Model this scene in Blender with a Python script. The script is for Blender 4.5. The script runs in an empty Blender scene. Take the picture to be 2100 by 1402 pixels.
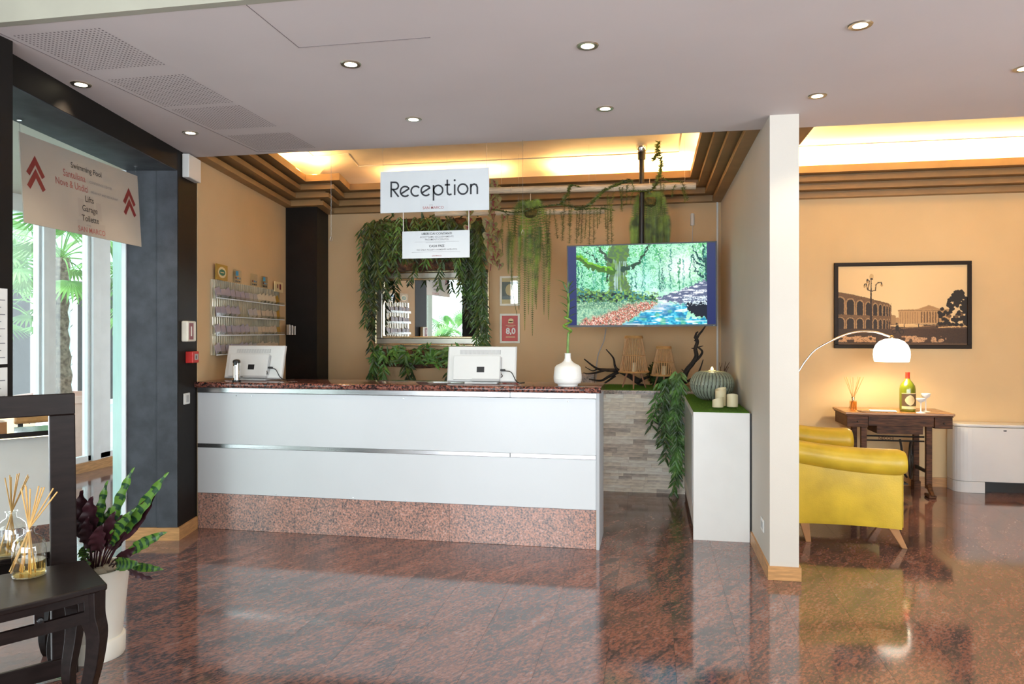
import bpy, math, random
import numpy as np
from mathutils import Vector, Matrix, Euler
random.seed(7); RNG = np.random.default_rng(5)
SC = bpy.context.scene; COL = SC.collection
PI = math.pi
# ------------------------------------------------------------------ camera, world, big lights, exposure
F = 1500.0; TH = math.atan(283 / 1500); H = 1.467; CT = math.cos(TH); ST = math.sin(TH); HZ = 682.0
cam = bpy.data.cameras.new('camera'); camo = bpy.data.objects.new('camera', cam); COL.objects.link(camo)
cam.sensor_width = 36.0; cam.lens = 36.0 * F / 2100; cam.shift_y = -(701 - HZ) / 2100; cam.clip_start = 0.02
camo.location = (0, 0, H); camo.rotation_euler = (PI / 2, 0, TH); SC.camera = camo
world = bpy.data.worlds.new('world'); SC.world = world; world.use_nodes = True
bg = world.node_tree.nodes['Background']; bg.inputs[0].default_value = (0.86, 0.94, 1.0, 1); bg.inputs[1].default_value = 3.6
SC.view_settings.view_transform = 'Standard'; SC.view_settings.look = 'None'
SC.view_settings.exposure = 0.58; SC.view_settings.gamma = 1.0; SC.view_settings.use_curve_mapping = False
SC.cycles.max_bounces = 10; SC.cycles.diffuse_bounces = 5; SC.cycles.glossy_bounces = 5; SC.cycles.transparent_max_bounces = 12
SC.cycles.sample_clamp_indirect = 6.0
def area(name, loc, rot, sx, sy, power, color):
    l = bpy.data.lights.new(name, 'AREA'); l.shape = 'RECTANGLE'; l.size = sx; l.size_y = sy; l.energy = power; l.color = color
    o = bpy.data.objects.new(name, l); COL.objects.link(o); o.location = loc; o.rotation_euler = rot; return o
DAY = (0.86, 0.93, 1.0); WARM = (1.0, 0.66, 0.30)
# corridor daylight, and an unseen entrance hall with side openings added for ceiling light
for wx in (-2.35, 0.55, 3.2):
    area('unseen_entrance_daylight', (wx, -3.05, 1.45), (PI / 2, 0, 0), 2.2, 2.5, 78, DAY)
pt = area('entrance_side_portal', (-4.22, -.4, 1.45), (0, -PI / 2, 0), 2.5, 3.8, 10, DAY); pt.data.cycles.is_portal = True
area('unseen_entrance_daylight', (4.55, 0.3, 1.45), (0, PI / 2, 0), 2.5, 3.6, 78, DAY)  # added side source out of view, brightens the ceiling
pt = area('corridor_glazing_portal', (-5.93, 5.5, 1.4), (0, -PI / 2, 0), 2.5, 6.9, 10, DAY); pt.data.cycles.is_portal = True
# cove tubes on top of the cornices
TUBE = (1.0, 0.60, 0.22)
area('cove_tube_light', (-0.25, 7.40, 3.034), (PI, 0, 0), 1.35, 0.05, 36, TUBE)
area('cove_tube_light', (-2.1, 7.40, 3.034), (PI, 0, 0), 1.3, 0.05, 9, TUBE)
area('cove_tube_light', (-3.42, 6.0, 3.034), (PI, 0, -0.19), 0.05, 1.7, 36, TUBE)
area('cove_tube_light', (0.55, 6.1, 3.034), (PI, 0, 0), 0.05, 1.9, 20, TUBE)
area('cove_tube_light', (2.75, 7.40, 3.034), (PI, 0, 0), 3.4, 0.05, 175, (1.0, 0.67, 0.25))
area('cove_tube_light', (1.02, 6.2, 3.034), (PI, 0, 0), 0.05, 1.9, 30, (1.0, 0.67, 0.25))
# ------------------------------------------------------------------ pixel -> point helpers (survey of the place)
def ray(u, v):
    a = (u - 1050) / F; return Vector((-ST + a * CT, CT + a * ST, (HZ - v) / F))
def aY(u, v, Y):
    r = ray(u, v); d = Y / r.y; return Vector((d * r.x, Y, H + d * r.z))
def aX(u, v, X):
    r = ray(u, v); d = X / r.x; return Vector((X, d * r.y, H + d * r.z))
def aZ(u, v, Z):
    r = ray(u, v); d = (Z - H) / r.z; return Vector((d * r.x, d * r.y, Z))
def aP(u, v, p, n):
    r = ray(u, v); k = (p[0] * n[0] + p[1] * n[1]) / (r.x * n[0] + r.y * n[1]); return Vector((k * r.x, k * r.y, H + k * r.z))
# ------------------------------------------------------------------ mesh builder
class MB:
    def __init__(s): s.v = []; s.f = []; s.m = []; s.mi = 0
    def add(s, vs, fs):
        n = len(s.v); s.v += [Vector(p) for p in vs]; s.f += [tuple(i + n for i in f) for f in fs]; s.m += [s.mi] * len(fs); return s
    def box(s, x0, y0, z0, x1, y1, z1, M=None):
        vs = [Vector(p) for p in ((x0,y0,z0),(x1,y0,z0),(x1,y1,z0),(x0,y1,z0),(x0,y0,z1),(x1,y0,z1),(x1,y1,z1),(x0,y1,z1))]
        if M: vs = [M @ p for p in vs]
        return s.add(vs, [(0,3,2,1),(4,5,6,7),(0,1,5,4),(1,2,6,5),(2,3,7,6),(3,0,4,7)])
    def prism(s, pts, z0, z1):
        n = len(pts); vs = [(p[0], p[1], z0) for p in pts] + [(p[0], p[1], z1) for p in pts]
        return s.add(vs, [tuple(range(n))[::-1], tuple(range(n, 2 * n))] + [(i, (i+1) % n, n + (i+1) % n, n + i) for i in range(n)])
    def plate(s, pts, y0, y1):   # outline in x,z extruded along y
        n = len(pts); vs = [(p[0], y0, p[1]) for p in pts] + [(p[0], y1, p[1]) for p in pts]
        return s.add(vs, [tuple(range(n)), tuple(range(n, 2 * n))[::-1]] + [((i+1) % n, i, n + i, n + (i+1) % n) for i in range(n)])
    def tube(s, pts, r, n=8, cap=True, sq=1.0):
        pts = [Vector(p) for p in pts]; k = len(pts); rs = r if isinstance(r, (list, tuple)) else [r] * k
        vs = []; up = None
        for i, p in enumerate(pts):
            t = (pts[min(i+1, k-1)] - pts[max(i-1, 0)]).normalized()
            if up is None: up = Vector((0,0,1)) if abs(t.z) < 0.9 else Vector((1,0,0))
            a = t.cross(up)
            if a.length < 1e-5: a = t.cross(Vector((0,1,0)))
            a.normalize(); b = a.cross(t).normalized(); up = b
            for j in range(n):
                q = 2 * PI * j / n; vs.append(p + a * math.cos(q) * rs[i] + b * math.sin(q) * rs[i] * sq)
        fs = [(i*n+j, i*n+(j+1) % n, (i+1)*n+(j+1) % n, (i+1)*n+j) for i in range(k-1) for j in range(n)]
        if cap: fs += [tuple(range(n))[::-1], tuple((k-1)*n + j for j in range(n))]
        return s.add(vs, fs)
    def lathe(s, prof, n=24, c=(0,0,0), cap=True, fn=None):
        vs = []
        for (r, z) in prof:
            for j in range(n):
                q = 2 * PI * j / n; rr = r * (fn(q, z) if fn else 1); vs.append((c[0] + rr * math.cos(q), c[1] + rr * math.sin(q), c[2] + z))
        k = len(prof); fs = [(i*n+j, i*n+(j+1) % n, (i+1)*n+(j+1) % n, (i+1)*n+j) for i in range(k-1) for j in range(n)]
        if cap: fs += [tuple(range(n))[::-1], tuple((k-1)*n + j for j in range(n))]
        return s.add(vs, fs)
    def leaf(s, base, d, nrm, L, W, curl=0.25, k=4, wave=0.0, tip=0.75):
        base = Vector(base); d = Vector(d).normalized(); nrm = Vector(nrm); side = d.cross(nrm)
        if side.length < 1e-4: side = d.cross(Vector((1, .3, .2)))
        side.normalize(); nn = side.cross(d).normalized(); vs = []
        for i in range(k + 1):
            t = i / k; w = W * 0.5 * math.sin(PI * min(1, t ** tip)) ** 0.8 if 0 < t < 1 else W * 0.03
            c = base + d * L * t - nn * curl * L * t * t
            wv = wave * W * math.sin(i * 2.2)
            vs += [c - side * w + nn * (w * .25 + wv), c, c + side * w + nn * (w * .25 - wv)]
        fs = []
        for i in range(k): a = 3 * i; fs += [(a, a+1, a+4, a+3), (a+1, a+2, a+5, a+4)]
        return s.add(vs, fs)
    def quad(s, a, b, c, d): return s.add([a, b, c, d], [(0, 1, 2, 3)])
    def ribbon(s, pts, w, y=0.0, closed=False):   # flat stroke in x,z facing -y
        P = [Vector((p[0], 0, p[1])) for p in pts]; k = len(P); vs = []
        for i, p in enumerate(P):
            a = P[(i-1) % k] if closed else P[max(i-1, 0)]; b = P[(i+1) % k] if closed else P[min(i+1, k-1)]
            t1 = (p - a); t2 = (b - p)
            if t1.length < 1e-9: t1 = t2
            if t2.length < 1e-9: t2 = t1
            t1.normalize(); t2.normalize(); t = (t1 + t2).normalized(); n = Vector((-t.z, 0, t.x))
            m = w / 2 / max(0.5, n.dot(Vector((-t1.z, 0, t1.x)))); o = Vector((0, y, 0))
            vs += [p + n * m + o, p - n * m + o]
        K = k if closed else k - 1
        return s.add(vs, [(2*i, 2*i+1, 2*((i+1) % k)+1, 2*((i+1) % k)) for i in range(K)])
    def mesh(s, name):
        me = bpy.data.meshes.new(name); me.from_pydata([tuple(p) for p in s.v], [], s.f); me.update(); return me
    def build(s, name, mat, parent=None, smooth=False, bevel=0, world=False, ang=40):
        if world and parent is not None:
            Mi = (Matrix.Translation(parent.location) @ parent.rotation_euler.to_matrix().to_4x4()).inverted(); s.v = [Mi @ p for p in s.v]
        me = s.mesh(name)
        for m in (mat if isinstance(mat, (list, tuple)) else [mat]): me.materials.append(m)
        if any(s.m): me.polygons.foreach_set('material_index', s.m)
        if smooth: me.shade_smooth(); me.set_sharp_from_angle(angle=math.radians(ang))
        o = bpy.data.objects.new(name, me); COL.objects.link(o); o.parent = parent
        if bevel: b = o.modifiers.new('bevel', 'BEVEL'); b.width = bevel; b.segments = 2; b.limit_method = 'ANGLE'; b.harden_normals = False
        return o
def tag(o, label=None, cat=None, group=None, kind=None):
    for k, v in (('label', label), ('category', cat), ('group', group), ('kind', kind)):
        if v: o[k] = v
    return o
def thing(name, label, cat, loc=(0,0,0), rz=0, group=None, rot=None):
    o = bpy.data.objects.new(name, None); o.empty_display_size = 0.05; COL.objects.link(o); o.location = loc
    o.rotation_euler = rot if rot else (0, 0, rz); return tag(o, label, cat, group)
def struct(o): o['kind'] = 'structure'; return o
def bez(p, n=12):   # smooth Catmull-Rom through the points
    P = [Vector(q) for q in p]; P = [P[0] * 2 - P[1]] + P + [P[-1] * 2 - P[-2]]; out = []
    for i in range(1, len(P) - 2):
        for j in range(n):
            t = j / n; a, b, c, d = P[i-1], P[i], P[i+1], P[i+2]
            out.append(0.5 * ((2*b) + (c-a)*t + (2*a-5*b+4*c-d)*t*t + (3*b-a-3*c+d)*t**3))
    out.append(P[-2]); return out
def text(body, size, x, z, mat, parent, y=-0.0015, align='CENTER', sx=1.0, name='lettering', bold=0.0):
    cu = bpy.data.curves.new('t', 'FONT'); cu.body = body; cu.size = size; cu.align_x = align; cu.align_y = 'CENTER'; cu.offset = bold or size*.007
    cu.resolution_u = 3
    t = bpy.data.objects.new('t', cu); COL.objects.link(t); dg = bpy.context.evaluated_depsgraph_get()
    me = bpy.data.meshes.new_from_object(t.evaluated_get(dg)); bpy.data.objects.remove(t); bpy.data.curves.remove(cu)
    me.transform(Matrix.Translation((x, y, z)) @ Matrix.Rotation(PI/2, 4, 'X') @ Matrix.Diagonal((sx, 1, 1, 1)))
    me.materials.clear(); me.materials.append(mat); me.name = name
    o = bpy.data.objects.new(name, me); COL.objects.link(o); o.parent = parent; return o
# ------------------------------------------------------------------ materials
def lin(h):
    h = h.lstrip('#'); r = []
    for i in (0, 2, 4):
        c = int(h[i:i+2], 16) / 255; r.append(c / 12.92 if c <= .04045 else ((c + .055) / 1.055) ** 2.4)
    return r
def C4(c): return (*(lin(c) if isinstance(c, str) else c), 1.0)
def nd(nt, t, **kw):
    n = nt.nodes.new(t)
    for k, v in kw.items():
        if k in n.inputs: n.inputs[k].default_value = v
        else: setattr(n, k, v)
    return n
def mat(name, col, rough=0.5, metal=0.0, var=0.06, vscale=6.0, bump=0.0, bscale=60.0, spec=None, stretch=None, coat=0.0, trans=0.0, col2=None, rnd=0.0, emit=None, estr=0.0, sub=0.0):
    m = bpy.data.materials.new(name); m.use_nodes = True; nt = m.node_tree; b = nt.nodes['Principled BSDF']
    b.inputs['Roughness'].default_value = rough; b.inputs['Metallic'].default_value = metal
    if spec is not None: b.inputs['Specular IOR Level'].default_value = spec
    if coat: b.inputs['Coat Weight'].default_value = coat; b.inputs['Coat Roughness'].default_value = 0.08
    if trans: b.inputs['Transmission Weight'].default_value = trans
    tc = nd(nt, 'ShaderNodeTexCoord'); mp = nd(nt, 'ShaderNodeMapping'); nt.links.new(tc.outputs['Object'], mp.inputs[0])
    if stretch: mp.inputs['Scale'].default_value = stretch
    nz = nd(nt, 'ShaderNodeTexNoise', Scale=vscale, Detail=4.0); nt.links.new(mp.outputs[0], nz.inputs['Vector'])
    c = C4(col); c2 = C4(col2) if col2 else tuple(max(0, x * (1 - 2 * var)) for x in c[:3]) + (1,)
    c1 = c if col2 else tuple(min(1, x * (1 + var)) for x in c[:3]) + (1,)
    cr = nd(nt, 'ShaderNodeValToRGB'); cr.color_ramp.elements[0].position = .35; cr.color_ramp.elements[1].position = .65
    cr.color_ramp.elements[0].color = c2; cr.color_ramp.elements[1].color = c1
    nt.links.new(nz.outputs['Fac'], cr.inputs[0]); out = cr.outputs[0]
    if rnd:
        oi = nd(nt, 'ShaderNodeObjectInfo'); hs = nd(nt, 'ShaderNodeHueSaturation'); mr = nd(nt, 'ShaderNodeMapRange'); mr.inputs[3].default_value = 1 - rnd; mr.inputs[4].default_value = 1 + rnd
        nt.links.new(oi.outputs['Random'], mr.inputs[0]); nt.links.new(mr.outputs[0], hs.inputs['Value']); nt.links.new(out, hs.inputs['Color']); out = hs.outputs[0]
    nt.links.new(out, b.inputs['Base Color'])
    if bump:
        n2 = nd(nt, 'ShaderNodeTexNoise', Scale=bscale, Detail=3.0); nt.links.new(mp.outputs[0], n2.inputs['Vector'])
        bp = nd(nt, 'ShaderNodeBump', Strength=bump, Distance=0.01); nt.links.new(n2.outputs['Fac'], bp.inputs['Height']); nt.links.new(bp.outputs[0], b.inputs['Normal'])
    if emit: b.inputs['Emission Color'].default_value = C4(emit); b.inputs['Emission Strength'].default_value = estr
    if sub: b.inputs['Subsurface Weight'].default_value = sub; b.inputs['Subsurface Radius'].default_value = (.02, .02, .02)
    return m
def granite(name, dark, mid, red, pale, rough, rot=0.6, rnd=True, streak=1.0, big_w=.55, fs=75.0, ior=1.5, pos=(.38, .47, .56, .66)):
    m = bpy.data.materials.new(name); m.use_nodes = True; nt = m.node_tree; b = nt.nodes['Principled BSDF']; b.inputs['Roughness'].default_value = rough; b.inputs['IOR'].default_value = ior
    tc = nd(nt, 'ShaderNodeTexCoord'); add = nd(nt, 'ShaderNodeVectorMath', operation='ADD'); nt.links.new(tc.outputs['Object'], add.inputs[0])
    if rnd:
        oi = nd(nt, 'ShaderNodeObjectInfo'); sc = nd(nt, 'ShaderNodeVectorMath', operation='SCALE'); sc.inputs[0].default_value = (37, 91, 53); nt.links.new(oi.outputs['Random'], sc.inputs['Scale']); nt.links.new(sc.outputs[0], add.inputs[1])
    mp = nd(nt, 'ShaderNodeMapping'); mp.vector_type = 'TEXTURE'; mp.inputs['Rotation'].default_value = (0, 0, rot); mp.inputs['Scale'].default_value = (1 + 4 * streak, 1, 1); nt.links.new(add.outputs[0], mp.inputs[0])
    big = nd(nt, 'ShaderNodeTexNoise', Scale=9.0, Detail=5.0, Roughness=.65, Distortion=.6); nt.links.new(mp.outputs[0], big.inputs['Vector'])
    mp2 = nd(nt, 'ShaderNodeMapping'); mp2.vector_type = 'TEXTURE'; mp2.inputs['Rotation'].default_value = (0, 0, rot); mp2.inputs['Scale'].default_value = (1 + 1.2 * streak, 1, 1); nt.links.new(add.outputs[0], mp2.inputs[0])
    fine = nd(nt, 'ShaderNodeTexNoise', Scale=fs, Detail=3.0, Roughness=.7); nt.links.new(mp2.outputs[0], fine.inputs['Vector'])
    mx = nd(nt, 'ShaderNodeMath', operation='MULTIPLY_ADD'); mx.inputs[1].default_value = big_w; nt.links.new(big.outputs['Fac'], mx.inputs[0])
    m2 = nd(nt, 'ShaderNodeMath', operation='MULTIPLY'); m2.inputs[1].default_value = 1-big_w; nt.links.new(fine.outputs['Fac'], m2.inputs[0]); nt.links.new(m2.outputs[0], mx.inputs[2])
    cr = nd(nt, 'ShaderNodeValToRGB'); e = cr.color_ramp.elements; e[0].position = pos[0]; e[0].color = C4(dark); e[1].position = pos[3]; e[1].color = C4(pale)
    x = e.new(pos[1]); x.color = C4(mid); x = e.new(pos[2]); x.color = C4(red)
    nt.links.new(mx.outputs[0], cr.inputs[0]); nt.links.new(cr.outputs[0], b.inputs['Base Color'])
    return m
def glass(name, tint=(1, 1, 1), refl=0.12, rough=0.0, ior=1.45):
    m = bpy.data.materials.new(name); m.use_nodes = True; nt = m.node_tree; nt.nodes.remove(nt.nodes['Principled BSDF']); o = nt.nodes['Material Output']
    t = nd(nt, 'ShaderNodeBsdfTransparent', Color=(*tint, 1)); g = nd(nt, 'ShaderNodeBsdfGlossy', Color=(1, 1, 1, 1), Roughness=rough); lw = nd(nt, 'ShaderNodeLayerWeight', Blend=.5); pw = nd(nt, 'ShaderNodeMath', operation='POWER'); pw.inputs[1].default_value = 5.0; fr = nd(nt, 'ShaderNodeMath', operation='MULTIPLY_ADD'); r0 = ((ior-1)/(ior+1))**2; fr.inputs[1].default_value = 1-r0; fr.inputs[2].default_value = r0
    nt.links.new(lw.outputs['Facing'], pw.inputs[0]); nt.links.new(pw.outputs[0], fr.inputs[0])
    mx = nd(nt, 'ShaderNodeMixShader'); nt.links.new(fr.outputs[0], mx.inputs[0]); nt.links.new(t.outputs[0], mx.inputs[1]); nt.links.new(g.outputs[0], mx.inputs[2]); nt.links.new(mx.outputs[0], o.inputs[0]); return m
def emis(name, col, s):
    m = bpy.data.materials.new(name); m.use_nodes = True; nt = m.node_tree; nt.nodes.remove(nt.nodes['Principled BSDF'])
    e = nd(nt, 'ShaderNodeEmission', Color=C4(col), Strength=s); nt.links.new(e.outputs[0], nt.nodes['Material Output'].inputs[0]); return m
def printed(name, emission=0.0, rough=.35):
    m = bpy.data.materials.new(name); m.use_nodes = True; nt = m.node_tree; b = nt.nodes['Principled BSDF']; a = nd(nt, 'ShaderNodeVertexColor', layer_name='Col')
    b.inputs['Roughness'].default_value = rough
    if emission:
        b.inputs['Base Color'].default_value = (.01, .01, .01, 1); b.inputs['Specular IOR Level'].default_value = .12; nt.links.new(a.outputs[0], b.inputs['Emission Color']); b.inputs['Emission Strength'].default_value = emission
    else: nt.links.new(a.outputs[0], b.inputs['Base Color'])
    return m
M = dict(
 wall=mat('wall_paint', (.61, .425, .235), .75, var=.02, vscale=2, bump=.04, bscale=180),
 wallr=mat('wall_paint_lounge', (.68, .49, .265), .75, var=.02, vscale=2, bump=.04, bscale=180),
 white=mat('partition_paint', (.56, .515, .455), .7, var=.015, vscale=2, bump=.04, bscale=160),
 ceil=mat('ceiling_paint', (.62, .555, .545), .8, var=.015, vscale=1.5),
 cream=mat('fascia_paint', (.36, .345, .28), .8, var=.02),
 cove=mat('cove_plaster', (.82, .74, .60), .75, var=.02),
 board=mat('cornice_paint', (.33, .195, .08), .55, var=.06, vscale=4),
 dark=mat('charcoal_paint', (.024, .025, .030), .7, spec=.25, var=.15, vscale=9, bump=.15, bscale=220),
 slate_lit=mat('slate_grey_daylit', (.060, .064, .076), .65, spec=.3, var=.12, vscale=9, bump=.15, bscale=220),  # greyer than the black faces: daylight put into the colour
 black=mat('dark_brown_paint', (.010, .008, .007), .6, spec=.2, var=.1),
 wood=mat('beech_trim', (.52, .27, .105), .4, var=.12, vscale=10, stretch=(1, 1, 8)),
 floor=granite('polished_granite', (.040, .035, .042), (.110, .074, .073), (.255, .105, .076), (.21, .185, .185), .085, rot=1.05, streak=.9, big_w=.42, fs=70, ior=1.85),
 plinth=granite('plinth_granite', (.10, .085, .09), (.27, .195, .175), (.52, .245, .175), (.48, .43, .41), .16, rot=1.3, streak=.0, big_w=.2, fs=75, pos=(.36, .47, .56, .68)),
 top=granite('countertop_granite', (.012, .010, .012), (.07, .035, .03), (.30, .085, .05), (.16, .13, .13), .08, streak=.0, big_w=.15, fs=60, pos=(.40, .48, .56, .64)),
 pale=granite('pale_granite', (.10, .08, .07), (.36, .29, .24), (.52, .36, .27), (.62, .56, .5), .2, streak=.05),
 grout=mat('grout', (.05, .035, .03), .8),
 lam=mat('white_laminate', (.60, .62, .64), .28, var=.01, vscale=2),
 cab=mat('white_cabinet_paint', (.84, .83, .80), .4, var=.01),
 alu=mat('brushed_aluminium', (.70, .70, .71), .25, 1.0, var=.06, vscale=6, stretch=(.6, 20, 20)),
 chrome=mat('chrome', (.85, .85, .86), .08, 1.0, var=.01), steel=mat('dull_steel', (.35, .34, .32), .4, 1.0),
 plast=mat('white_plastic', (.66, .66, .64), .35, var=.01),
 plastg=mat('grey_plastic', (.42, .42, .42), .5, var=.03),
 blackp=mat('black_plastic', (.012, .012, .013), .35, var=.05),
 rubber=mat('black_cable', (.015, .014, .013), .5),
 espresso=mat('espresso_wood', (.015, .009, .008), .34, spec=.18, var=.15, vscale=8, stretch=(1, 6, 6)),
 mirror=mat('mirror_silver', (.93, .95, .94), .0, 1.0, var=.0),
 gold=mat('champagne_gold', (.72, .60, .38), .25, 1.0, var=.05),
 silver=mat('brushed_silver', (.55, .52, .45), .3, 1.0, var=.05),
 signw=mat('sign_board', (.56, .585, .60), .4, var=.01),
 signt=mat('directory_board', (.38, .345, .30), .45, var=.015),
 ink=mat('black_ink', (.012, .014, .02), .5), inkg=mat('grey_ink', (.22, .22, .23), .6), red=mat('sign_red', (.19, .012, .018), .5), redl=mat('pale_red_ink', (.34, .10, .09), .5),
 ghost=mat('watermark_grey', (.35, .315, .275), .45, var=.01), ghost2=mat('watermark_pale', (.535, .56, .575), .4, var=.01),
 alarm=mat('alarm_red', (.55, .025, .02), .35), cream_p=mat('cream_plastic', (.72, .68, .58), .4),
 acrylic=glass('clear_acrylic', (.93, .95, .93), ior=1.35, rough=.1), glassp=glass('window_glass', (.93, .985, .965)),
 gdoor=glass('green_glass', (.70, .92, .86)), bglass=glass('bottle_glass', (.95, .955, .93), ior=1.95), rib=mat('acrylic_rib', (.62, .56, .43), .18, .5, var=.1), endp=mat('grey_end_laminate', (.40, .41, .43), .5, var=.02),
 frost=mat('pale_green_frosted_glass', (.50, .72, .68), .35, var=.03),
 upvc=mat('white_frame', (.80, .84, .88), .4, var=.02),
 leafd=mat('dark_willow_leaf', (.038, .085, .014), .45, var=.4, vscale=14, rnd=.35), leafy=mat('fern_green', (.15, .235, .022), .5, var=.35, vscale=10, rnd=.3),
 leafl=mat('light_leaf', (.14, .26, .06), .42, var=.3, vscale=12, rnd=.3),
 leafg=mat('bright_leaf', (.075, .19, .035), .42, var=.35, vscale=12, rnd=.3), aspar=mat('olive_fern', (.085, .115, .014), .55, var=.3, vscale=12, rnd=.3),
 stem=mat('green_stem', (.10, .16, .03), .5), bamboo_st=mat('lucky_bamboo_stem', (.13, .24, .03), .35, var=.2, vscale=20),
 calad=mat('caladium_leaf', (.33, .29, .13), .5, col2=(.17, .17, .05), vscale=9), caladv=mat('caladium_vein', (.22, .035, .045), .5),
 purple=mat('calathea_underside', (.050, .012, .018), .45, var=.25, rnd=.2), calg=mat('calathea_green', (.14, .30, .045), .4, col2=(.02, .07, .02), vscale=16, stretch=(1, 1, 5)),
 bark=mat('bark', (.16, .075, .035), .85, col2=(.035, .018, .012), vscale=18, bump=.8, bscale=50), moss=mat('dry_moss', (.15, .11, .025), .9, col2=(.05, .05, .012), vscale=40, bump=.8, bscale=90),
 branch=mat('driftwood', (.028, .018, .013), .8, var=.4, vscale=25, bump=.5), bamboo=mat('bleached_bamboo', (.66, .55, .40), .5, var=.1, vscale=6, stretch=(2, 20, 20)),
 turf=mat('artificial_turf', (.13, .30, .016), .9, col2=(.08, .21, .012), vscale=90, bump=1.0, bscale=400),
 rattan=mat('rattan', (.56, .30, .105), .5, var=.07, vscale=30), ltleg=mat('lantern_leg_wood', (.42, .20, .11), .5),
 candle=mat('ivory_wax', (.82, .72, .46), .5, var=.02, sub=.2), celadon=mat('celadon_glaze', (.33, .37, .28), .4, col2=(.24, .28, .21), vscale=30),
 porcel=mat('white_porcelain', (.80, .79, .75), .3, var=.01, bump=.25, bscale=90),
 yellow=mat('yellow_leather', (.60, .40, .030), .36, var=.09, vscale=5, bump=.08, bscale=120), tanleg=mat('oak_leg', (.42, .20, .08), .4, var=.1),
 walnut=mat('old_walnut', (.105, .040, .016), .5, spec=.25, var=.3, vscale=9, stretch=(1, 9, 9)), walnutt=mat('oiled_tabletop', (.40, .19, .065), .25, var=.15, vscale=7, stretch=(1, 8, 8)), iron=mat('cast_iron', (.020, .016, .013), .5),
 conv=mat('convector_enamel', (.68, .665, .645), .4, var=.01), frameb=mat('dark_frame', (.016, .010, .007), .5, spec=.2), framew=mat('white_frame_wood', (.80, .77, .66), .5),
 bottleg=mat('green_bottle', (.13, .16, .010), .06, var=.05, coat=.6), labelb=mat('label_brown', (.10, .06, .03), .5), labelc=mat('label_cream', (.78, .62, .33), .5), caps=mat('capsule_red', (.62, .030, .015), .3),
 reed=mat('reed_stick', (.68, .40, .13), .5, var=.1), oil=glass('scent_oil', (.96, .86, .60), ior=1.33), oil2=glass('amber_oil', (.95, .66, .18), ior=1.33),
 paper=mat('paper', (.80, .78, .74), .6), potw=mat('white_planter', (.72, .68, .60), .35, var=.01), soil=mat('soil', (.06, .04, .025), .95, bump=.8), stone=mat('pumice', (.28, .23, .17), .9, var=.2, bump=.8, bscale=30),
 terra=mat('pale_terracotta', (.66, .42, .37), .7), trunk=mat('palm_trunk', (.26, .21, .17), .9, col2=(.08, .06, .05), vscale=22, bump=1, bscale=40), palm=mat('palm_leaf', (.19, .38, .10), .45, col2=(.08, .22, .06), vscale=5, rnd=.3, spec=.3),
 mint=mat('mint_render', (.46, .66, .62), .8), pave=mat('courtyard_paving', (.55, .55, .53), .8), perf=mat('perforation_shadow', (.16, .13, .13), .9),
 lamp=emis('lit_lamp', '#fff0c8', 9.0), shade=mat('opal_shade', (.9, .87, .8), .4, emit='#fff3dc', estr=2.6), flame=emis('candle_glow', '#ffe9a0', 4.0), led=emis('led_strip', '#ffe9b0', 5.0))
# ================================================================== THE SETTING
YB = 7.60; ZC = 2.76; ZU = 3.20; YS = 4.87; PX0 = 0.70; PX1 = 0.865; PY = 4.56
LD = Vector((-.212, .977, 0)).normalized(); LP = Vector((-LD.y, LD.x, 0)); C0 = Vector((-3.283, 4.65, 0))   # frame of the splayed opening
LM = Matrix.Translation(C0) @ Matrix.Rotation(math.atan2(.212, .977), 4, 'Z')      # local x = into the room, local y = along the opening
W0 = Vector((-3.354, 4.985, 0)); W1 = Vector((-3.75, 7.09, 0)); WD = (W1 - W0).normalized(); W2 = W1 + WD * 0.68
# floor: bed plus individual slabs
fl = struct(MB().box(-6.0, -3.2, -.12, 4.75, 9.2, -.006).build('floor', M['grout']))
TW = .302; TL = .604; X00 = -.191; Y00 = 3.30
def inview(x, y):
    d = -ST * x + CT * y
    if d < .6: return None
    u = 1050 + F * (CT * x + ST * y) / d; v = HZ + F * H / d
    return (u, v)
slabs = []; ix0 = math.floor((-6.0 - X00) / TW); ix1 = math.ceil((4.75 - X00) / TW)
for i in range(ix0, ix1):
    off = (i % 2) * TL / 2
    for j in range(-11, 11):
        x = X00 + (i + .5) * TW; y = Y00 + (j + .5) * TL + off
        if x < -5.95 or x > 4.7 or y > 9 or y < -3: continue
        p = inview(x, y); key = 1e9
        if p and -140 < p[0] < 2240 and p[1] < 1560:
            hid = (-3.3 < x < -.4 and 5.1 < y < 6.7) or y > 7.4 or (x < -3.6 and y < 4.4) or (x < -6) or (x > .75 and x < 1.0 and y > 5.2)
            key = -p[1] + (2000 if hid else 0)
        slabs.append((key, x, y))
slabs.sort(); g = .0006
sm = MB().box(-TW/2+g, -TL/2+g, -.006, TW/2-g, TL/2-g, 0).mesh('slab'); sm.materials.append(M['floor'])
for k, x, y in slabs[:300]:
    o = bpy.data.objects.new('slab', sm); COL.objects.link(o); o.location = (x, y, 0); o.parent = fl
rest = MB()
for k, x, y in slabs[300:]: rest.box(x-TW/2+g, y-TL/2+g, -.006, x+TW/2-g, y+TL/2-g, 0)
o = rest.build('slab_field', M['floor'], fl); o['kind'] = 'stuff'
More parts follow.
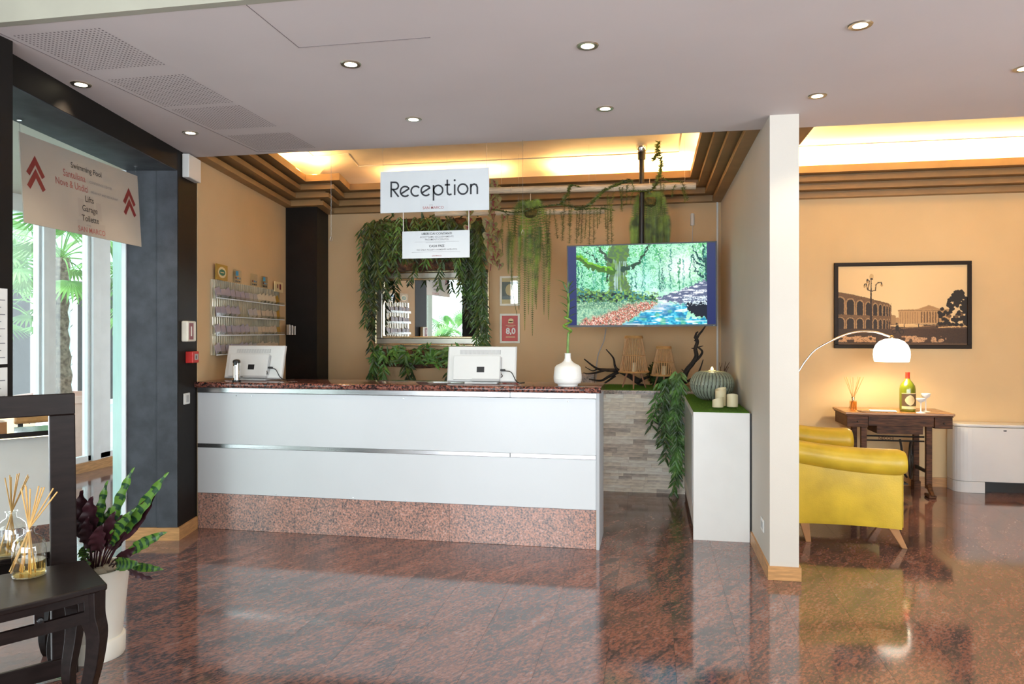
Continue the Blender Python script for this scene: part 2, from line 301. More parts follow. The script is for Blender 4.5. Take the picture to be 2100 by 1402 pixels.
# walls
def wall(name, m, *boxes):
    mb = MB()
    for b in boxes: mb.box(*b)
    return struct(mb.build(name, m))
wall('wall_back', M['wall'], (-3.95, YB, 0, .78, YB+.15, 3.35))
wall('wall_lounge_back', M['wallr'], (.78, YB, 0, 4.75, YB+.15, 3.35))
n = Vector((-WD.y, WD.x, 0)); mb = MB(); mb.prism([W0, W2, W2 + n * .13, W0 + n * .13], 0, 3.35); struct(mb.build('wall_left', M['wall']))
wall('wall_partition', M['white'], (PX0, PY, 0, PX1, YB, ZC), (PX0, YS+.01, ZC, PX1, YB, ZU+.05))
wall('wall_right', M['wallr'], (4.6, 2.2, 0, 4.75, YB, 3.5), (4.6, -3.1, 0, 4.75, -1.6, 3.5), (4.6, -1.6, 0, 4.75, 2.2, .2), (4.6, -1.6, 2.7, 4.75, 2.2, 3.5))  # unseen wall, opening added for the side daylight
wall('wall_front', M['cream'], (-4.3, -3.2, 0, 4.75, -3.1, .2), (-4.3, -3.2, 2.8, 4.75, -3.1, 3.5), (-4.3, -3.2, .2, -3.5, -3.1, 2.8), (-1.2, -3.2, .2, -.6, -3.1, 2.8), (1.7, -3.2, .2, 2.05, -3.1, 2.8), (4.35, -3.2, .2, 4.75, -3.1, 2.8))
wall('wall_entrance_left', M['cream'], (-4.3, -3.1, 0, -4.15, -2.3, 3.5), (-4.3, 1.5, 0, -4.15, 2.1, 3.5), (-4.3, -2.3, 0, -4.15, 1.5, .2), (-4.3, -2.3, 2.7, -4.15, 1.5, 3.5))
# splayed opening: post, beam, pillar
def lbox(name, m, x0, y0, z0, x1, y1, z1, parent=None, bevel=0):
    return MB().box(x0, y0, z0, x1, y1, z1, LM).build(name, m, parent, bevel=bevel)
wp = struct(MB().box(-3.22, 2.36, 0, -2.78, 2.78, ZC).build('wall_post', M['black']))
pil = struct(lbox('wall_pillar', M['black'], -.145, 0, 0, 0, .33, ZC)); lbox('daylit_pillar_face', M['slate_lit'], -.145, -.003, 0, -.004, 0, ZC, pil)  # thin front sheet, its lighter grey carries the daylight falling there
lbox('daylit_pillar_face', M['slate_lit'], -.365, .012, 0, -.15, .33, ZC, pil)
wb = struct(lbox('wall_beam', M['black'], -.365, -1.92, 2.616, 0, -.004, ZC)); lbox('daylit_soffit_face', M['slate_lit'], -.362, -1.91, 2.612, -.004, -.006, 2.616, wb)  # sheet under the beam, bluish daylight painted into its grey
struct(MB().prism([W1, Vector((-3.40, 7.09, 0)), Vector((-3.51, YB, 0)), W1 + WD * .53], 0, 2.80).build('wall_column', M['black']))
wall('wall_corridor_end', M['white'], (-6.0, 9.0, 0, -3.6, 9.15, 2.9))
w2 = struct(MB().box(-6.0, 1.94, 0, -3.3, 2.02, .1).build('window_2', M['upvc']))
MB().box(-6.0, 1.94, 2.62, -3.3, 2.02, 2.9).build('head_rail', M['upvc'], w2)
for x in (-5.95, -5.05, -4.2, -3.36): MB().box(x, 1.945, .1, x+.06, 2.015, 2.62).build('mullion', M['upvc'], w2)
for x in (-5.89, -4.99, -4.14): MB().box(x, 1.977, .1, x+.80, 1.983, 2.62).build('pane', M['glassp'], w2)
# ceilings
ce = wall('ceiling', M['ceil'], (-3.2, 2.64, ZC, 4.6, YS, ZC+.10), (-3.45, YS-.02, ZC+.002, 4.6, YS, ZU+.02))
mb = MB(); mb.prism([(-3.2, 2.64), (-3.2, YS), (-3.5, YS), (-3.5, 2.64)], ZC + .001, ZC + .1); mb.build('ceiling_edge', M['ceil'], ce)
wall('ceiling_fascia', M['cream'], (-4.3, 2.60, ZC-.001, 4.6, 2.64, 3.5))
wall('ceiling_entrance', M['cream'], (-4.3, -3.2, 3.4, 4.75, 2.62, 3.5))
wall('ceiling_upper', M['cove'], (-4.0, YS, ZU, 4.75, YB+.15, ZU+.1))
struct(MB().prism([(-6.0, 1.9), (-3.3, 1.9), (-3.3, 2.9), (-3.66, 4.9), (-3.86, 7.1), (-4.0, 9.15), (-6.0, 9.15)], ZC+.02, ZC+.12).build('ceiling_corridor', M['white']))
# access panel joint and perforated grilles in the ceiling
p = [aZ(530, 30, ZC), aZ(617, 97, ZC), aZ(780, 88, ZC)]
mb = MB(); mb.box(p[0].x-.0012, 2.642, ZC-.0015, p[0].x+.0012, p[1].y, ZC+.001); mb.box(p[0].x, p[1].y-.0012, ZC-.0015, p[0].x+.62, p[1].y+.0012, ZC+.001)
mb.box(-2.76, 2.66, ZC-.0015, -2.757, 4.81, ZC+.001); mb.box(-2.76, 4.806, ZC-.0015, -2.45, 4.809, ZC+.001); mb.build('ceiling_joint', M['perf'], ce)
for k, (y0, y1) in enumerate([(2.72, 3.16), (3.285, 3.745), (3.795, 4.228), (4.37, 4.77)]):
    mb = MB(); nx = 22; ny = 22
    for a in range(nx):
        for b in range(ny):
            x = -2.73 + (a + .5 + .0 * (b % 2)) * .44 / nx; y = y0 + (b + .5) * (y1 - y0) / ny
            mb.add([(x + .0052 * math.cos(q * PI/3), y + .0052 * math.sin(q * PI/3), ZC - .0008) for q in range(6)], [(0, 1, 2, 3, 4, 5)[::-1]])
    o = mb.build('perforations', M['perf'], ce); o['kind'] = 'stuff'
# stepped cornice boards, coves
def offs(pts, d):   # offset an open polyline to its right-hand (room) side
    P = [Vector((p[0], p[1], 0)) for p in pts]; out = []
    for i in range(len(P)):
        ts = []
        if i > 0: ts.append((P[i] - P[i-1]).normalized())
        if i < len(P) - 1: ts.append((P[i+1] - P[i]).normalized())
        ns = [Vector((t.y, -t.x, 0)) for t in ts]; nn = sum(ns, Vector()).normalized(); out.append(P[i] + nn * d / nn.dot(ns[0]))
    return out
def sweep(mb, pts, prof):   # profile: list of (offset, z), closed
    rows = [offs(pts, o) for o, z in prof]; k = len(prof); vs = []
    for i in range(len(pts)):
        for j in range(k): q = rows[j][i].copy(); q.z = prof[j][1]; vs.append(q)
    fs = [(i*k+j, i*k+(j+1) % k, (i+1)*k+(j+1) % k, (i+1)*k+j) for i in range(len(pts)-1) for j in range(k)]
    fs += [tuple(range(k))[::-1], tuple((len(pts)-1)*k+j for j in range(k))]; return mb.add(vs, fs)
runL = [W0 - WD * .11, W1, Vector((-3.40, 7.09, 0)), Vector((-3.51, YB, 0)), Vector((PX0, YB, 0)), Vector((PX0, YS, 0))]
runR = [Vector((PX1, YS, 0)), Vector((PX1, YB, 0)), Vector((4.6, YB, 0))]
ZB = 2.775
for idx, run in ((1, runL), (2, runR)):
    root = struct(bpy.data.objects.new('trim_%d' % idx, None)); COL.objects.link(root); root.location = (run[-1].x, run[-1].y, ZB)
    for i in range(4):
        p1 = .09 + i * .075; p0 = max(0.0, p1 - .11); z0 = ZB + i * .066; z1 = z0 + .043
        sweep(MB(), run, [(0.0, z0), (p1, z0), (p1, z1 + .024), (p1 - .012, z1 + .024), (p1 - .012, z1), (0.0, z1)] if i == 3 else [(0.0, z0), (p1, z0), (p1, z1), (0.0, z1)]).build('cornice_board', M['board'], root, world=True)
        if i < 3: sweep(MB(), run, [(0.0, z1), (p1 - .045, z1), (p1 - .045, z0 + .066), (0.0, z0 + .066)]).build('cornice_gap', M['board'], root, world=True)
    prof = [(.0, 3.03)] + [(.42 * (1 - math.cos(a * PI / 16)), 3.03 + .17 * math.sin(a * PI / 16)) for a in range(1, 9)] + [(.42, 3.207), (0, 3.207)]
    sweep(MB(), run, prof).build('cove', M['cove'], root, smooth=True, world=True)
    sweep(MB(), run, [(.42, 3.192), (.428, 3.192), (.428, 3.202), (.42, 3.202)]).build('cove_bead', M['cove'], root, world=True)
# wooden baseboards
struct(MB().box(PX0-.012, PY-.012, 0, PX1+.012, PY, .082).build('baseboard_partition', M['wood'], bevel=.002))
struct(MB().box(PX0-.012, PY, 0, PX0, 5.32, .082).build('baseboard_partition_side', M['wood']))
struct(MB().box(PX1, PY, 0, PX1+.012, YB, .082).build('baseboard_lounge_left', M['wood']))
struct(MB().box(PX1+.012, YB-.014, 0, 4.6, YB, .09).build('baseboard_lounge', M['wood']))
bp = struct(lbox('baseboard_pillar', M['wood'], -.15, -.014, 0, .014, 0, .09))
lbox('return_strip', M['wood'], 0, 0, 0, .014, .31, .09, bp); lbox('recess_strip', M['wood'], -.365, -.004, 0, -.153, .012, .088, bp)
# corridor glazing
XG = -5.87
gw = struct(MB().box(XG-.09, 2.05, 0, XG+.03, 9.0, .10).build('window_1', M['wood']))
def gy(u): return aX(u, 700, XG).y
for a, b in ((gy(80), gy(115)), (gy(180), gy(227)), (3.6, 3.8), (5.0, 5.17), (7.95, 8.25)):
    w = b - a
    MB().box(XG-.07, a, .10, XG, b, 2.78).build('mullion', M['upvc'], gw, bevel=.006)
    MB().box(XG, a + w * .12, .10, XG+.035, a + w * .45, 2.78).build('mullion_cover', M['upvc'], gw, bevel=.004)
MB().box(XG-.06, 2.05, 2.62, XG+.0, 9.0, 2.78).build('head_rail', M['upvc'], gw); MB().box(XG-.06, 2.05, .10, XG, 9.0, .16).build('sill_rail', M['upvc'], gw)
for a, b in ((2.05, 3.6), (3.8, 5.0), (5.17, gy(80)), (gy(115), gy(180)), (gy(227), 7.95), (8.25, 9.0)):
    MB().box(XG-.04, a, .16, XG-.034, b, 2.62).build('pane', M['glassp'], gw)
# glass door leaf standing open beside the pillar
dh = LM @ Vector((-.40, .02, 0)); dd = Vector((-.68, .733, 0)).normalized(); dn = Vector((dd.y, -dd.x, 0))
dr = bpy.data.objects.new('door_1', None); COL.objects.link(dr); dr.location = dh; dr.rotation_euler = (0, 0, math.atan2(dd.y, dd.x)); struct(dr)
MB().box(.0, -.006, .02, .86, .006, 2.60).build('glass_leaf', M['frost'], dr, bevel=.002)
MB().box(.36, -.0075, 1.63, .56, -.0065, 1.80).build('sticker', M['paper'], dr)
struct(lbox('trim_3', M['upvc'], -.395, .0, 0, -.366, .05, 2.616))
# courtyard outside
wall('ground_courtyard', M['pave'], (-14, -9, -.2, -6.02, 16, -.05), (-6.02, -9, -.2, -4.32, 1.93, -.05))
cb = struct(MB().box(-10.4, 1, -.1, -10.2, 16, 3.6).build('wall_courtyard', M['mint']))
for y0 in (7.2, 9.3, 11.4, 13.3):
    f = MB(); f.box(-10.2, y0, .1, -10.15, y0+1.3, 2.5); f.build('window_frame', M['upvc'], cb); MB().box(-10.15, y0+.12, .2, -10.14, y0+1.18, 2.4).build('pane', M['dark'], cb)
MB().box(-10.9, 1, 3.6, -9.9, 16, 3.75).build('eaves', M['upvc'], cb)
# ================================================================== printed pictures (procedural painters -> vertex colours)
def noise2(h, w, sy, sx, seed):
    r = np.random.default_rng(seed); gh = int(h / sy) + 3; gw = int(w / sx) + 3; g = r.random((gh, gw))
    y = np.arange(h) / sy; x = np.arange(w) / sx; yi = y.astype(int); xi = x.astype(int); fy = (y - yi)[:, None]; fx = (x - xi)[None]; fy = fy*fy*(3-2*fy); fx = fx*fx*(3-2*fx)
    a = g[np.ix_(yi, xi)]; b = g[np.ix_(yi, xi+1)]; c = g[np.ix_(yi+1, xi)]; d = g[np.ix_(yi+1, xi+1)]
    return (a*(1-fx)+b*fx)*(1-fy)+(c*(1-fx)+d*fx)*fy
def blend(img, mask, col): 
    m = np.clip(mask, 0, 1)[..., None]; img[:] = img * (1 - m) + np.array(col, float).reshape(1, 1, 3) * m if np.ndim(col) == 1 else img * (1 - m) + col * m
class Cv:
    def __init__(s, w, h): s.w, s.h = w, h; s.X, s.Y = np.meshgrid((np.arange(w) + .5) / w, (np.arange(h) + .5) / h); s.img = np.zeros((h, w, 3)); s.asp = w / h
    def line(s, pts, wid, col, al=1.0):   # wid: list or scalar, in x units
        best = np.full((s.h, s.w), 9.0); ws = wid if isinstance(wid, (list, tuple)) else [wid] * len(pts)
        for i in range(len(pts) - 1):
            (ax, ay), (bx, by) = pts[i], pts[i+1]; px = s.X - ax; py = (s.Y - ay) / s.asp; dx = bx - ax; dy = (by - ay) / s.asp
            t = np.clip((px*dx + py*dy) / (dx*dx + dy*dy + 1e-12), 0, 1); d = np.hypot(px - t*dx, py - t*dy) - (ws[i] + (ws[i+1] - ws[i]) * t) / 2; best = np.minimum(best, d)
        blend(s.img, al * np.clip(.5 - best * s.w * .8, 0, 1), col)
    def poly(s, pts, col, al=1.0):
        ins = np.zeros((s.h, s.w), bool); n = len(pts)
        for i in range(n):
            (x1, y1), (x2, y2) = pts[i], pts[(i+1) % n]
            if y1 == y2: continue
            c = ((y1 > s.Y) != (y2 > s.Y)) & (s.X < (x2 - x1) * (s.Y - y1) / (y2 - y1) + x1); ins ^= c
        blend(s.img, al * ins, col)
    def ell(s, cx, cy, rx, ry, col, al=1.0): blend(s.img, al * ((((s.X-cx)/rx)**2 + ((s.Y-cy)/ry)**2) < 1), col)
    def obj(s, name, wid, hei, m, parent, loc=(0, 0, 0), tint=(1, 1, 1)):
        nx, ny = s.w, s.h; xs = (np.arange(nx) / (nx - 1) - .5) * wid; zs = (.5 - np.arange(ny) / (ny - 1)) * hei
        gx, gz = np.meshgrid(xs, zs); v = np.stack([gx.ravel() + loc[0], np.full(nx*ny, loc[1]), gz.ravel() + loc[2]], 1)
        i = np.arange((ny-1)*(nx-1)); r = i // (nx-1); c = i % (nx-1); a = r*nx + c; f = np.stack([a, a+nx, a+nx+1, a+1], 1)
        me = bpy.data.meshes.new(name); me.from_pydata(v.tolist(), [], f.tolist()); at = me.color_attributes.new('Col', 'FLOAT_COLOR', 'POINT')
        rgb = np.clip(s.img.reshape(-1, 3), 0, 1); rgb = np.where(rgb <= .04045, rgb / 12.92, ((rgb + .055) / 1.055) ** 2.4)
        rgb = rgb * np.array(tint); at.data.foreach_set('color', np.concatenate([rgb, np.ones((nx*ny, 1))], 1).ravel().astype(np.float32)); me.materials.append(m)
        o = bpy.data.objects.new(name, me); COL.objects.link(o); o.parent = parent; return o
def paint_forest():
    c = Cv(460, 260); h, w = c.h, c.w; X0_, Y0_ = c.X.copy(), c.Y.copy(); X = c.X = c.X + .020*(noise2(h, w, 9, 9, 91)-.5) + .012*(noise2(h, w, 3, 3, 93)-.5); Y = c.Y = c.Y + .045*(noise2(h, w, 8, 8, 92)-.5) + .02*(noise2(h, w, 3, 3, 94)-.5)
    n1 = noise2(h, w, 16, 18, 1); n2 = noise2(h, w, 5, 5, 2); n3 = noise2(h, w, 2, 2, 3); n = .45*n1 + .3*n2 + .25*n3
    base = np.stack([.45 + .5*n, .80 + .25*n, .62 + .38*n], 2); c.img[:] = base
    lf = np.clip((n2*.5 + n3*.5 - .52) * 6, 0, 1) * (Y < .55); blend(c.img, lf * .8, (.10, .52, .30))
    lf = np.clip((noise2(h, w, 3, 3, 8)*.6 + n1*.4 - .55) * 6, 0, 1) * (Y < .5); blend(c.img, lf * .6, (.25, .70, .30))
    glow = np.exp(-(((X-.78)/.13)**2 + ((Y-.28)/.2)**2)); blend(c.img, glow * (.65 + .5*n3), (.97, 1.0, .99))
    glow = np.exp(-(((X-.52)/.12)**2 + ((Y-.45)/.16)**2)); blend(c.img, glow * .6, (.80, .97, .98))
    r = np.random.default_rng(4)
    for k in range(26):
        x = r.random(); yb = .5 + .12*r.random(); c.line([(x, yb), (x + .01*(r.random()-.5), .05 + .2*r.random())], .003 + .006*r.random(), (.12, .35 + .2*r.random(), .28 + .2*r.random()), .75)
    for x, t in ((.07, .2), (.1, .25), (.44, .35), (.47, .33), (.63, .33), (.66, .4)): c.line([(x, .56), (x - .004, t)], .007, (.10, .36, .34), .8)
    # big mossy tree
    tr = (.33, .45, .30)
    c.poly([(.30, 0), (.42, 0), (.415, .25), (.40, .42), (.43, .55), (.50, .66), (.26, .66), (.29, .5), (.285, .34), (.26, .22)], tr)
    blend(c.img, np.clip((n2 - .4)*3, 0, 1) * (np.abs(X - .345) < .07) * (Y < .62) * .7, (.42, .60, .18)); blend(c.img, np.clip((noise2(h, w, 40, 3, 77) - .45)*3, 0, 1) * (np.abs(X - .36) < .045) * (Y < .62) * (Y > .2) * .8, (.72, .84, .86))
    c.line([(.31, .33), (.22, .28), (.15, .25), (.09, .15), (.0, .13)], [.05, .05, .045, .04, .03], (.26, .42, .16)); c.line([(.30, .30), (.21, .25), (.15, .22), (.09, .125), (.0, .10)], [.02, .02, .018, .018, .014], (.45, .72, .16))
    c.line([(.38, .30), (.44, .27), (.49, .22), (.53, .10), (.56, 0)], [.035, .022, .016, .013, .01], (.16, .28, .22)); c.line([(.30, .2), (.24, .10), (.21, 0)], [.03, .02, .012], (.24, .32, .26)); c.line([(.21, .2), (.13, .08), (.06, .0)], .007, (.13, .26, .2))
    c.line([(.27, .45), (.275, .36)], .012, (.10, .22, .18))
    # right tree
    for pts, wd in (([(.95, .45), (.955, .30), (.98, .15), (.985, 0)], [.04, .035, .02, .014]), ([(.95, .3), (.90, .2), (.86, .1), (.84, .02)], [.02, .016, .01, .006]), ([(.95, .32), (.92, .18), (.925, .0)], [.02, .014, .01]), ([(.94, .33), (.88, .25), (.84, .14)], [.014, .01, .006]), ([(.91, .42), (.87, .34), (.85, .2)], [.016, .01, .005]), ([(.64, .58), (.645, .4), (.66, .3)], .006)):
        c.line(pts, wd, (.12, .30, .30))
    # banks
    c.poly([(0, .56), (.1, .54), (.3, .58), (.45, .60), (.6, .64), (.62, .72), (.4, .78), (0, .80)], (.25, .42, .26)); m = ((Y > .53 + .1*X) & (Y < .74) & (X < .62))
    blend(c.img, m * np.clip((n2*.5 + n3*.5 - .42)*4, 0, 1) * .85, (.58, .78, .36)); blend(c.img, m * np.clip((noise2(h, w, 5, 5, 14) - .6)*5, 0, 1), (.22, .50, .52)); blend(c.img, m * np.clip((noise2(h, w, 4, 7, 12) - .55)*4, 0, 1) * (Y > .60), (.05, .14, .17))
    c.poly([(1, .42), (.9, .47), (.72, .60), (.60, .67), (.75, .74), (1, .80)], (.36, .40, .52)); m = (Y > .42) & (Y < .78) & (X > .6) & (Y > .67 - (X - .6) * .62) 
    blend(c.img, m * np.clip((noise2(h, w, 3, 16, 21)*.7 + n3*.3 - .5)*6, 0, 1), (.90, .92, .95))
    c.poly([(.80, .74), (1, .70), (1, .94), (.88, .90), (.82, .84)], (.03, .06, .14)); 
    m = (X > .78) & (Y > .66) & (Y < .76); blend(c.img, m * np.clip((n3 - .5)*5, 0, 1), (.85, .92, .95))
    # brook and leaves
    edge = .60 - (Y - .72)*.85 + .06*(n1 - .5); wm = np.clip((X - edge)*25, 0, 1) * np.clip((Y - .735)*25, 0, 1) * (1 - ((X > .81) & (Y < .92 - .0*X)))
    water = np.stack([.05 + .50*n2**2, .45 + .45*n2, .66 + .32*n2], 2); blend(c.img, wm, water)
    blend(c.img, wm * np.clip((noise2(h, w, 4, 18, 31) - .55)*6, 0, 1), (.90, .97, .98)); blend(c.img, wm * np.clip((noise2(h, w, 9, 22, 33) - .6)*5, 0, 1) * .7, (.10, .42, .62)); blend(c.img, wm * np.clip((noise2(h, w, 12, 20, 35) - .62)*5, 0, 1) * .6, (.35, .72, .50))
    m = np.exp(-(((X-.60)/.10)**2 + ((Y-.78)/.05)**2)); blend(c.img, m * (.4 + .6*n3), (.82, .80, .88))
    bank = (Y > .70) & (X < edge + .02); blend(c.img, bank * .8, np.stack([.28 + .3*n2, .48 + .3*n2, .42 + .2*n2], 2)); blend(c.img, bank * np.clip((n3 - .55)*5, 0, 1) * .8, (.75, .88, .72))
    leafm = np.clip((X*.62 + Y - .98 + .10*(n1-.5))*18, 0, 1) * (X < edge + .01) * (Y > .72); blend(c.img, leafm * np.clip((n3 - .15)*3, 0, 1), (.74, .40, .32)); blend(c.img, leafm * np.clip((noise2(h, w, 2, 2, 51) - .55)*8, 0, 1), (.97, .82, .76)); blend(c.img, leafm * np.clip((noise2(h, w, 2, 3, 55) - .72)*8, 0, 1), (.30, .16, .18))
    X, Y = X0_, Y0_
    bar = (X < .058) | (X > .942); blend(c.img, bar * 1.0, np.stack([.10 + .10*(1-Y), .14 + .09*(1-Y), .36 + .03*(1-Y)], 2)); return c
def paint_piazza():
    c = Cv(420, 260); h, w = c.h, c.w; X = c.X = c.X + .004*(noise2(h, w, 3, 3, 91)-.5); Y = c.Y = c.Y + .008*(noise2(h, w, 3, 3, 92)-.5); n3 = noise2(h, w, 2, 2, 3); n2 = noise2(h, w, 6, 6, 4); 
    sky = np.array([.95, .84, .66]) * (1 - .10*np.abs(X[..., None] - .5) - .05*Y[..., None]); c.img[:] = sky
    dk = (.16, .10, .06); md = (.42, .32, .22); lt = (.62, .50, .36)
    # arena with two arcades
    c.poly([(0, .325), (.12, .36), (.25, .41), (.35, .455), (.40, .475), (.42, .51), (.42, .80), (0, .82)], md); blend(c.img, (c.X < .42) * (Y > .33) * (Y < .82) * (n3 > .62) * .5 * (Y > .325 + .36*X), (.30, .21, .14))
    xs = [.015, .10, .175, .24, .295, .335, .365, .388, .405]; ws = [.034, .028, .024, .018, .016, .011, .009, .006, .005]
    for x, wd in zip(xs, ws):
        top = .40 + .30*x; bot = .61 + .07*x
        for col, e in ((lt, 1.35), ((.13, .085, .05), 1.0)):
            c.ell(x, top + .04, wd*e, .048*e, col); c.poly([(x-wd*e, top+.04), (x+wd*e, top+.04), (x+wd*e, bot), (x-wd*e, bot)], col)
        top2 = .66 + .07*x
        for col, e in ((lt, 1.3), ((.13, .085, .05), 1.0)):
            c.ell(x, top2 + .035, wd*e, .04*e, col); c.poly([(x-wd*e, top2+.035), (x+wd*e, top2+.035), (x+wd*e, .80), (x-wd*e, .80)], col)
    c.line([(0, .625), (.42, .665)], .008, md)
    c.poly([(.42, .62), (.455, .63), (.455, .76), (.42, .77)], (.60, .48, .33)); c.poly([(.455, .655), (.48, .655), (.48, .75), (.455, .75)], (.66, .53, .38))
    # portico building
    c.poly([(.475, .555), (.62, .55), (.71, .50), (.80, .55), (.87, .55), (.87, .735), (.48, .735)], (.72, .58, .41)); c.poly([(.63, .55), (.71, .508), (.79, .55)], (.64, .51, .36)); c.line([(.475, .565), (.87, .565)], .006, (.50, .39, .27))
    for k in range(8): c.line([(.49 + .019*k, .59), (.49 + .019*k, .73)], .005, (.56, .44, .31))
    for k in range(7): c.poly([(.648 + .0215*k, .58), (.659 + .0215*k, .58), (.659 + .0215*k, .72), (.648 + .0215*k, .72)], (.42, .32, .22))
    # square, snow heaps
    m = Y > .795; blend(c.img, m * 1.0, np.array([.26, .18, .125]) * (1 + .25*(n3[..., None] - .5)) * (1 - .35*np.abs(X[..., None] - .5))); blend(c.img, ((Y > .74) & (Y <= .795) & (X > .42)) * 1.0, (.30, .22, .155))
    c.ell(.54, .757, .13, .018, (.84, .71, .52)); c.poly([(.78, .775), (1, .75), (1, .775), (.78, .785)], (.80, .67, .49)); c.line([(.43, .80), (.80, .75)], .004, (.6, .48, .34))
    m = (noise2(h, w, 7, 12, 9) > .40) & (Y > .885) & (Y < .965) & (((X < .30)) | ((X > .5) & (X < .84))); blend(c.img, m * (.6 + .4*(n3 > .4)), (.78, .62, .48)); blend(c.img, ((Y > .975)) * 1.0, (.34, .25, .17))
    # tree right
    rr = np.random.default_rng(2)
    for k in range(150):
        t = rr.random(); y = .33 + .42*t; half = .02 + .13*min(1, t*1.6); x = .935 + half*(rr.random()*2 - 1); c.ell(min(x, 1.0), y, .016, .022, (.10, .065, .035) if rr.random() > .07 else (.4, .3, .2))
    # lamp post
    lc = (.15, .09, .05); c.line([(.262, .80), (.262, .45), (.264, .17)], [.018, .012, .006], lc); c.ell(.266, .135, .017, .032, (.80, .68, .50)); c.ell(.266, .165, .010, .012, lc)
    for pts in ([(.262, .32), (.24, .30), (.25, .19), (.232, .165)], [(.262, .32), (.235, .30), (.225, .225), (.212, .23)], [(.262, .32), (.298, .31), (.30, .24), (.315, .215), (.345, .21)]): c.line(pts, .006, lc)
    for x, y in ((.232, .20), (.212, .255), (.345, .245)): c.ell(x, y, .009, .02, (.70, .56, .38)); c.ell(x, y - .018, .006, .012, lc)
    # cyclist and strollers
    for x in (.445, .50): c.ell(x, .835, .018, .029, (.14, .09, .06)); c.ell(x, .835, .013, .021, (.27, .19, .13))
    c.poly([(.455, .76), (.475, .745), (.482, .79), (.47, .83), (.452, .81)], (.10, .07, .04)); c.ell(.462, .735, .009, .014, (.2, .13, .09)); c.line([(.47, .80), (.487, .85)], .008, (.12, .08, .05)); c.line([(.475, .775), (.495, .80)], .006, (.12, .08, .05))
    for x in (.52, .63, .77): c.line([(x, .735), (x, .775)], .006, (.12, .08, .05))
    return c
# ================================================================== RECEPTION DESK
XL = -3.352; XR = -.335; YF = 4.965
t = thing('reception_counter', 'long white panelled reception counter with aluminium strips and speckled granite plinth', 'counter', ((XL+XR)/2, 5.2, 0))
ct = t
MB().box(XL+.01, YF+.03, .0, XR-.03, YF+.42, 1.04).build('carcass', M['lam'], t, world=True)
xs = [XL+.012, aZ(643, 1100, 0).x, aZ(922, 1110, 0).x, XR-.022]
for a, b in zip(xs, xs[1:]): MB().box(a, YF, 0.001, b-.0015, YF+.03, .266).build('plinth_slab', M['plinth'], t, world=True, bevel=.001)
for z0, z1 in ((.268, .607), (.638, 1.018)): MB().box(XL+.012, YF-.004, z0, XR-.022, YF+.03, z1).build('panel', M['lam'], t, world=True, bevel=.0015)
for a, b in ((XL+.012, -.95), (-.948, XR-.022)):
    MB().box(a, YF-.006, .607, b, YF+.03, .638).build('aluminium_strip', M['alu'], t, world=True, bevel=.003)
    MB().box(a, YF-.008, 1.02, b, YF+.03, 1.058).build('aluminium_strip', M['alu'], t, world=True, bevel=.003)
MB().box(XR-.022, YF-.01, .0, XR, YF+.43, 1.058).build('end_panel', M['endp'], t, world=True, bevel=.002)
MB().box(XR-.026, YF-.002, .0, XR-.0221, YF, .266).build('edge_strip', M['wood'], t, world=True)
for k, (px, pz) in enumerate(((-3.02, 1.0), (-2.9, .998), (-1.72, 1.0), (-.55, 1.0), (-2.1, .28), (-1.7, .278), (-2.7, .28))):
    o = MB().lathe([(.004, 0), (.004, .002), (.001, .003)], 8).build('screw', M['chrome'], t); o.location = Vector((px, YF-.004, pz)) - t.location; o.rotation_euler = (PI/2, 0, 0)
t = thing('countertop', 'speckled red-brown granite top with rounded front edge on the reception counter', 'countertop', ((XL+XR)/2, 5.2, 1.058))
xm = aZ(801, 788, 1.1).x
for a, b in ((XL+.006, xm-.001), (xm+.001, XR+.012)):
    prof = [(YF+.44, 1.058), (YF-.015, 1.058)] + [(YF-.02 - .02*math.cos(q) , 1.079 + .021*math.sin(q)) for q in np.linspace(-PI/2, PI/2, 9)] + [(YF+.44, 1.10)]
    mb = MB(); n = len(prof); mb.add([(a, y, z) for y, z in prof] + [(b, y, z) for y, z in prof], [tuple(range(n)), tuple(range(n, 2*n))[::-1]] + [((i+1) % n, i, n+i, n+(i+1) % n) for i in range(n)]); mb.build('slab', M['top'], t, smooth=True, world=True)
